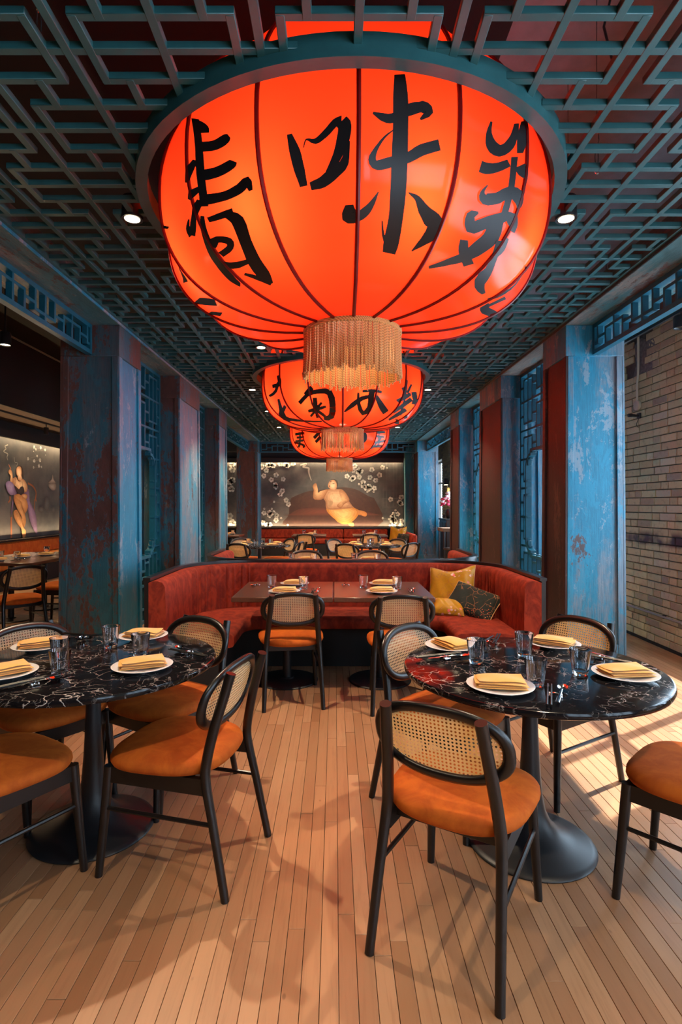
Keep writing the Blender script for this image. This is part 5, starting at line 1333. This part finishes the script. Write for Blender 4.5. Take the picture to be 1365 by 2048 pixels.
# led coves above and below the murals
for nm, bx, lab in (('cove_box', (-3.3, 2.02, YF - .22, YF - .16, MZ1 - .02, MZ1 + .10), 'dark cove box above the far mural hiding a lit strip'), ('cove_box', (XL + .15, XL + .21, 6.5, 15.8, MZ1 - .02, MZ1 + .10), 'dark cove box above the left mural hiding a lit strip')):
    cx_, cy_ = (bx[0] + bx[1]) / 2, (bx[2] + bx[3]) / 2
    o = thing(nm, lab, 'light cove', (cx_, cy_, bx[4]))
    MB().box(bx[0] - cx_, bx[1] - cx_, bx[2] - cy_, bx[3] - cy_, 0, .12).build('fascia', M['wallblack'], o, smooth=False)
    if bx[1] - bx[0] > 1:
        MB().box(bx[0] - cx_, bx[1] - cx_, -.03, .19, .12, .13).build('lid', M['wallblack'], o, smooth=False)
        MB().box(bx[0] - cx_, bx[1] - cx_, .05, .07, .10, .11).build('led_strip', M['led'], o, smooth=False)
    else:
        MB().box(-.18, .03, bx[2] - cy_, bx[3] - cy_, .12, .13).build('lid', M['wallblack'], o, smooth=False)
        MB().box(-.07, -.05, bx[2] - cy_, bx[3] - cy_, .10, .11).build('led_strip', M['led'], o, smooth=False)
LEDC = (1, .70, .38)
light('mural_led', 'AREA', (-.65, YF - .12, MZ1 + .07), 60, LEDC, (0, .35, -1), shape='RECTANGLE', size=5.2, size_y=.03)
light('mural_led', 'AREA', (-.65, YF - .12, MZ0 + .03), 32, LEDC, (0, .45, 1), shape='RECTANGLE', size=5.2, size_y=.03)
q = light('mural_led', 'AREA', (XL + .11, 11.1, MZ1 + .07), 120, LEDC, (-.35, 0, -1), shape='RECTANGLE', size=9.2, size_y=.03); q.rotation_euler = (0, R(-20), 0); q.data.size = .03; q.data.size_y = 9.2
q = light('mural_led', 'AREA', (XL + .11, 11.1, MZ0 + .03), 80, LEDC, (-.45, 0, 1)); q.data.shape = 'RECTANGLE'; q.rotation_euler = (0, R(180 + 24), 0); q.data.size = .03; q.data.size_y = 9.2
for nm, a, b, c_, d_ in (('far', -3.3, 2.02, YF - .18, YF - .10), ):
    tag(MB().box(a, b, c_ - .05, YF - .055, MZ0 - .05, MZ0 - .01, .004).build('ledge', M['lacquer']), 'thin black ledge along the foot of the far mural', 'ledge')
tag(MB().box(XL + .02, XL + .16, 6.5, 15.8, MZ0 - .05, MZ0 - .01, .004).build('ledge', M['lacquer']), 'thin black ledge along the foot of the left mural', 'ledge')

# left room: bulkheads, track light, lamps
struct(MB().box(XL, -5.2, YB, YF, 3.02, ZC - .01).build('trim_6', M['wallbrown'], smooth=False))
struct(MB().box(-5.2, -5.17, YB, YF, 3.0, ZC - .01).build('trim_7', M['wallblack'], smooth=False))
struct(MB().box(XL, 2.0, YF - .5, YF - .02, 2.98, ZC - .01).build('trim_8', M['wallblack'], smooth=False))
o = thing('light_track', 'black ceiling track under the left room soffit', 'light track', (-5.55, 10, 2.99))
MB().box(-.018, .018, -5, 5.5, 0, .03).build('rail', M['blackmetal'], o, smooth=False)


def spot(x, y, z, drop, label, aim, lit=0, power=0, r_=.045, h=.13, size=70):
    o = thing('track_spotlight', label, 'spotlight', (x, y, z))
    MB().tube([(0, 0, 0), (0, 0, -drop)], .009, 8).build('stem', M['blackmetal'], o)
    MB().lathe([(0, -drop), (r_ * .9, -drop), (r_, -drop - .01), (r_, -drop - h), (r_ - .004, -drop - h), (r_ - .006, -drop - h + .012)], 24).build('can', M['blackmetal'], o)
    o_ = o.children[-1]
    MB().lathe([(0, -drop - h + .010), (r_ - .005, -drop - h + .010), (r_ - .005, -drop - h + .016), (0, -drop - h + .016)], 20).build('lens', M['lens'] if lit else M['steel'], o_)
    if power: light('spot_beam', 'SPOT', (x, y, z - drop - h - .01), power, (1, .74, .42), aim, spot_size=R(size), spot_blend=.5, shadow_soft_size=.03)
    return o


spot(-5.55, 10.62, 2.99, .06, 'black track spotlight in front of the left mural', (-.3, 0, -1), 0, 60)
spot(-5.55, 8.4, 2.99, .06, 'black track spotlight hidden by the picture edge in the left room', (-.2, 0, -1), 0, 60)
spot(-3.55, 5.95, ZC, .85, 'lit spotlight glowing under the transom at the left edge', (0, .2, -1), 1, 130, .055, .14, 100)
spot(-3.9, 8.3, ZC, .85, 'lit spotlight over the second table in the left room', (0, 0, -1), 1, 130, .055, .14, 100)
spot(-2.6, 12.8, ZC, .85, 'lit spotlight over the far left walnut table', (0, 0, -1), 1, 110, .055, .14, 100)
spot(0.05, 13.9, GZ + .002, .06, 'added spotlight brightening the far mural from above its tables', (0, .9, -1), 1, 420, .045, .05, 80)  # lamp added to brighten the mural figure
spot(2.95, 4.70, 3.08, .03, 'black can spotlight hanging near the brick wall', (0, 0, -1), 0, 0, .06, .105)
o = thing('light_track', 'slim black light track hung along the brick wall on the right', 'light track', (2.95, 5, 3.08))
MB().box(-.015, .015, -2.5, 4.5, 0, .028, .002).build('rail', M['blackmetal'], o)
for q in (-2.2, 1.0, 4.2): MB().tube([(0, q, .02), (0, q, ZC - 3.08)], .004, 6).build('stem', M['blackmetal'], o)
o = thing('cable_tray', 'thin pipe run high up in the dark left room', 'pipe', (-4.2, 6, 3.62))
for dx in (0, .03): MB().tube([(dx, -3, 0), (dx, 6, 0)], .006, 6).build('pipe', M['wallbrown'], o)

# right wall fittings
o = thing('conduit', 'cream electrical conduit with round box on the brick wall', 'conduit', (XR - .03, 5.95, 0))
MB().tube(catm([(0, .0, 3.30), (0, .0, 2.9), (0, .02, 2.75), (0, .02, 2.56)], 5), .012, 10).build('pipe', M['whiteplastic'], o)
MB().lathe([(0, 0), (.05, 0), (.055, .01), (.055, .03), (.045, .035), (0, .035)], 24).xf(Matrix.Translation((.024, .03, 2.52)) @ Matrix.Rotation(-PI / 2, 4, 'Y')).build('junction_box', M['whiteplastic'], o)
o = thing('wall_bracket', 'small black camera bracket on the brick wall under the conduit', 'bracket', (XR - .012, 5.95, 2.40))
MB().box(-.02, 0, -.03, .03, -.03, .03, .004).build('plate', M['blackmetal'], o); MB().tube([(-.01, 0, 0), (-.10, -.03, 0), (-.14, -.03, .0)], [.012, .016, .02], 10).build('arm', M['blackmetal'], o)
MB().tube(catm([(-.01, .0, -.02), (-.03, .01, -.09), (0, .03, -.12)], 5), .003, 6).build('cable', M['blackmetal'], o)
o = thing('floor_pipe', 'pale pipe running low along the brick wall', 'pipe', (XR - .03, 6, .325))
MB().tube([(0, -.8, 0), (0, 8, 0)], .013, 10).build('pipe', plain('grey_painted_pipe', (.30, .29, .27), .5), o)
for q in (-.5, .6, 1.8, 3.0): MB().box(-.004, .03, q - .012, q + .012, -.018, .018, .003).build('clip', M['blackmetal'], o)
o = thing('wall_light', 'small brass and black wall light on the distant brick wall', 'wall light', (XR - .012, 16.0, 2.05))
MB().box(-.02, 0, -.08, .08, -.10, .10, .004).build('back_plate', M['blackmetal'], o); MB().box(-.12, -.02, -.06, .06, -.02, .16, .006).build('shade', M['blackmetal'], o)
MB().box(-.11, -.03, -.05, .05, -.035, -.02, .004).build('lens', M['lens'], o)
light('wall_light_glow', 'SPOT', (XR - .09, 16.0, 2.0), 14, (1, .62, .22), (.25, 0, -1), spot_size=R(110), shadow_soft_size=.03)

# service console with flowers, far right beyond the third column
o = thing('console_cabinet', 'dark console cabinet far right against the brick wall', 'cabinet', (2.97, 14.05, 0))
MB().box(-.22, .22, -.45, .45, .05, 1.06, .008).build('body', M['lacquer'], o); MB().box(-.25, .23, -.45, .44, 1.06, 1.10, .006).build('top', M['blackmetal'], o)
for q in (-.22, .22): MB().box(-.232, -.218, q - .2, q + .2, .12, 1.0, .004).build('door', M['blackwood'], o)
o = thing('side_table', 'small pale topped bar table in front of the dark console', 'table', (2.66, 13.1, 0))
MB().box(-.16, .22, -.35, .35, .82, .90, .006).build('tabletop', M['wallbrown'], o)
for sx in (-.12, .18):
    for sy in (-.3, .3): MB().tube([(sx, sy, 0), (sx, sy, .82)], .02, 8).build('leg', M['blackmetal'], o)
o = thing('bar_stool', 'low round black stool under the pale topped bar table', 'stool', (2.64, 12.6, 0))
MB().lathe([(0, .42), (.15, .42), (.16, .44), (.15, .465), (0, .47)], 24).build('seat', M['blackmetal'], o)
for k in range(4):
    a = PI / 4 + k * PI / 2; MB().tube([(.16 * math.cos(a), .16 * math.sin(a), 0), (.11 * math.cos(a), .11 * math.sin(a), .42)], .012, 8).build('leg', M['blackmetal'], o)
o = thing('flower_vase', 'black vase of white and crimson flowers on the distant console', 'flowers', (2.90, 14.0, 1.10))
MB().lathe([(0, 0), (.06, 0), (.09, .06), (.10, .14), (.07, .22), (.05, .24), (.045, .24), (0, .1)], 24).build('vase', M['lacquer'], o)
rg = random.Random(9); wb, pb = MB(), MB()
for k in range(70):
    a, e = rg.uniform(0, 2 * PI), rg.uniform(-.15, 1.5); q = rg.uniform(.16, .27)
    c_ = Vector((q * math.cos(a) * math.cos(e), q * math.sin(a) * math.cos(e), .36 + q * 1.1 * math.sin(e)))
    mbx = pb if (c_.z < .42 or c_.x < -.05) and k % 5 else wb
    r0 = rg.uniform(.03, .055)
    mbx.lathe([(0, -r0 * .6), (r0 * .7, -r0 * .3), (r0, .15 * r0), (r0 * .75, r0 * .55), (r0 * .3, r0 * .5), (0, .2 * r0)], 8, tuple(c_))
wb.build('white_blooms', M['white'], o); stuff(o.children[-1]); pb.build('crimson_blooms', M['pink'], o); stuff(o.children[-1])

# hanging wires, hose and cover disc above the lattice
for x, y, l in ((1.62, 2.38, 'nearest the camera on the right'), (1.40, 2.95, 'right of the nearest lantern'), (1.50, 3.55, 'on the right beyond the nearest downlight'), (-1.14, 2.13, 'at the upper left corner')):
    o = thing('suspension_wire', 'thin ceiling suspension wire with hook and turnbuckle ' + l, 'wire', (x, y, GZ + GH - .004))
    MB().tube([(0, 0, .30), (0, 0, ZC - GZ - GH + .004)], .0018, 5).build('wire', M['blackmetal'], o)
    mb = MB()
    mb.tube([(.010 * math.sin(2 * PI * k / 14), 0, .016 + .013 * math.cos(2 * PI * k / 14)) for k in range(14)], .0028, 6, closed=True)
    mb.tube([(-.006, 0, .04), (-.009, 0, .09), (-.006, 0, .14)], .003, 6); mb.tube([(.006, 0, .04), (.009, 0, .09), (.006, 0, .14)], .003, 6)
    mb.lathe([(.004, 0), (.011, .002), (.011, .012), (.004, .014)], 10, (0, 0, .03)); mb.lathe([(.004, 0), (.011, .002), (.011, .012), (.004, .014)], 10, (0, 0, .138))
    mb.tube([(0, 0, .15), (.012, 0, .18), (.010, 0, .22), (-.006, 0, .24), (0, 0, .30)], .003, 6)
    mb.build('turnbuckle', M['steel'], o)
mb = MB(); pts = catm([(.55, 2.35, 3.95), (.8, 2.2, 3.80), (1.15, 2.15, 3.88), (1.5, 2.3, 4.08)], 22)
mb.tube(pts, [.030 if i % 2 else .024 for i in range(len(pts))], 10)
tag(mb.build('flexible_conduit', M['blackmetal'], angle=10), 'black ribbed hose above the lattice right of the nearest lantern', 'hose')
o = thing('ceiling_cover', 'round dark junction cover on the ceiling above the lattice', 'cover', (1.32, 2.72, ZC - .03))
MB().lathe([(0, 0), (.13, 0), (.14, .01), (.14, .03), (0, .03)], 32).build('disc', M['blackmetal'], o)
MB().tube([(.02, 0, 0), (.06, .02, -.12), (.02, .03, -.3), (.05, 0, -.5)], .006, 6).build('cable', M['blackmetal'], o)
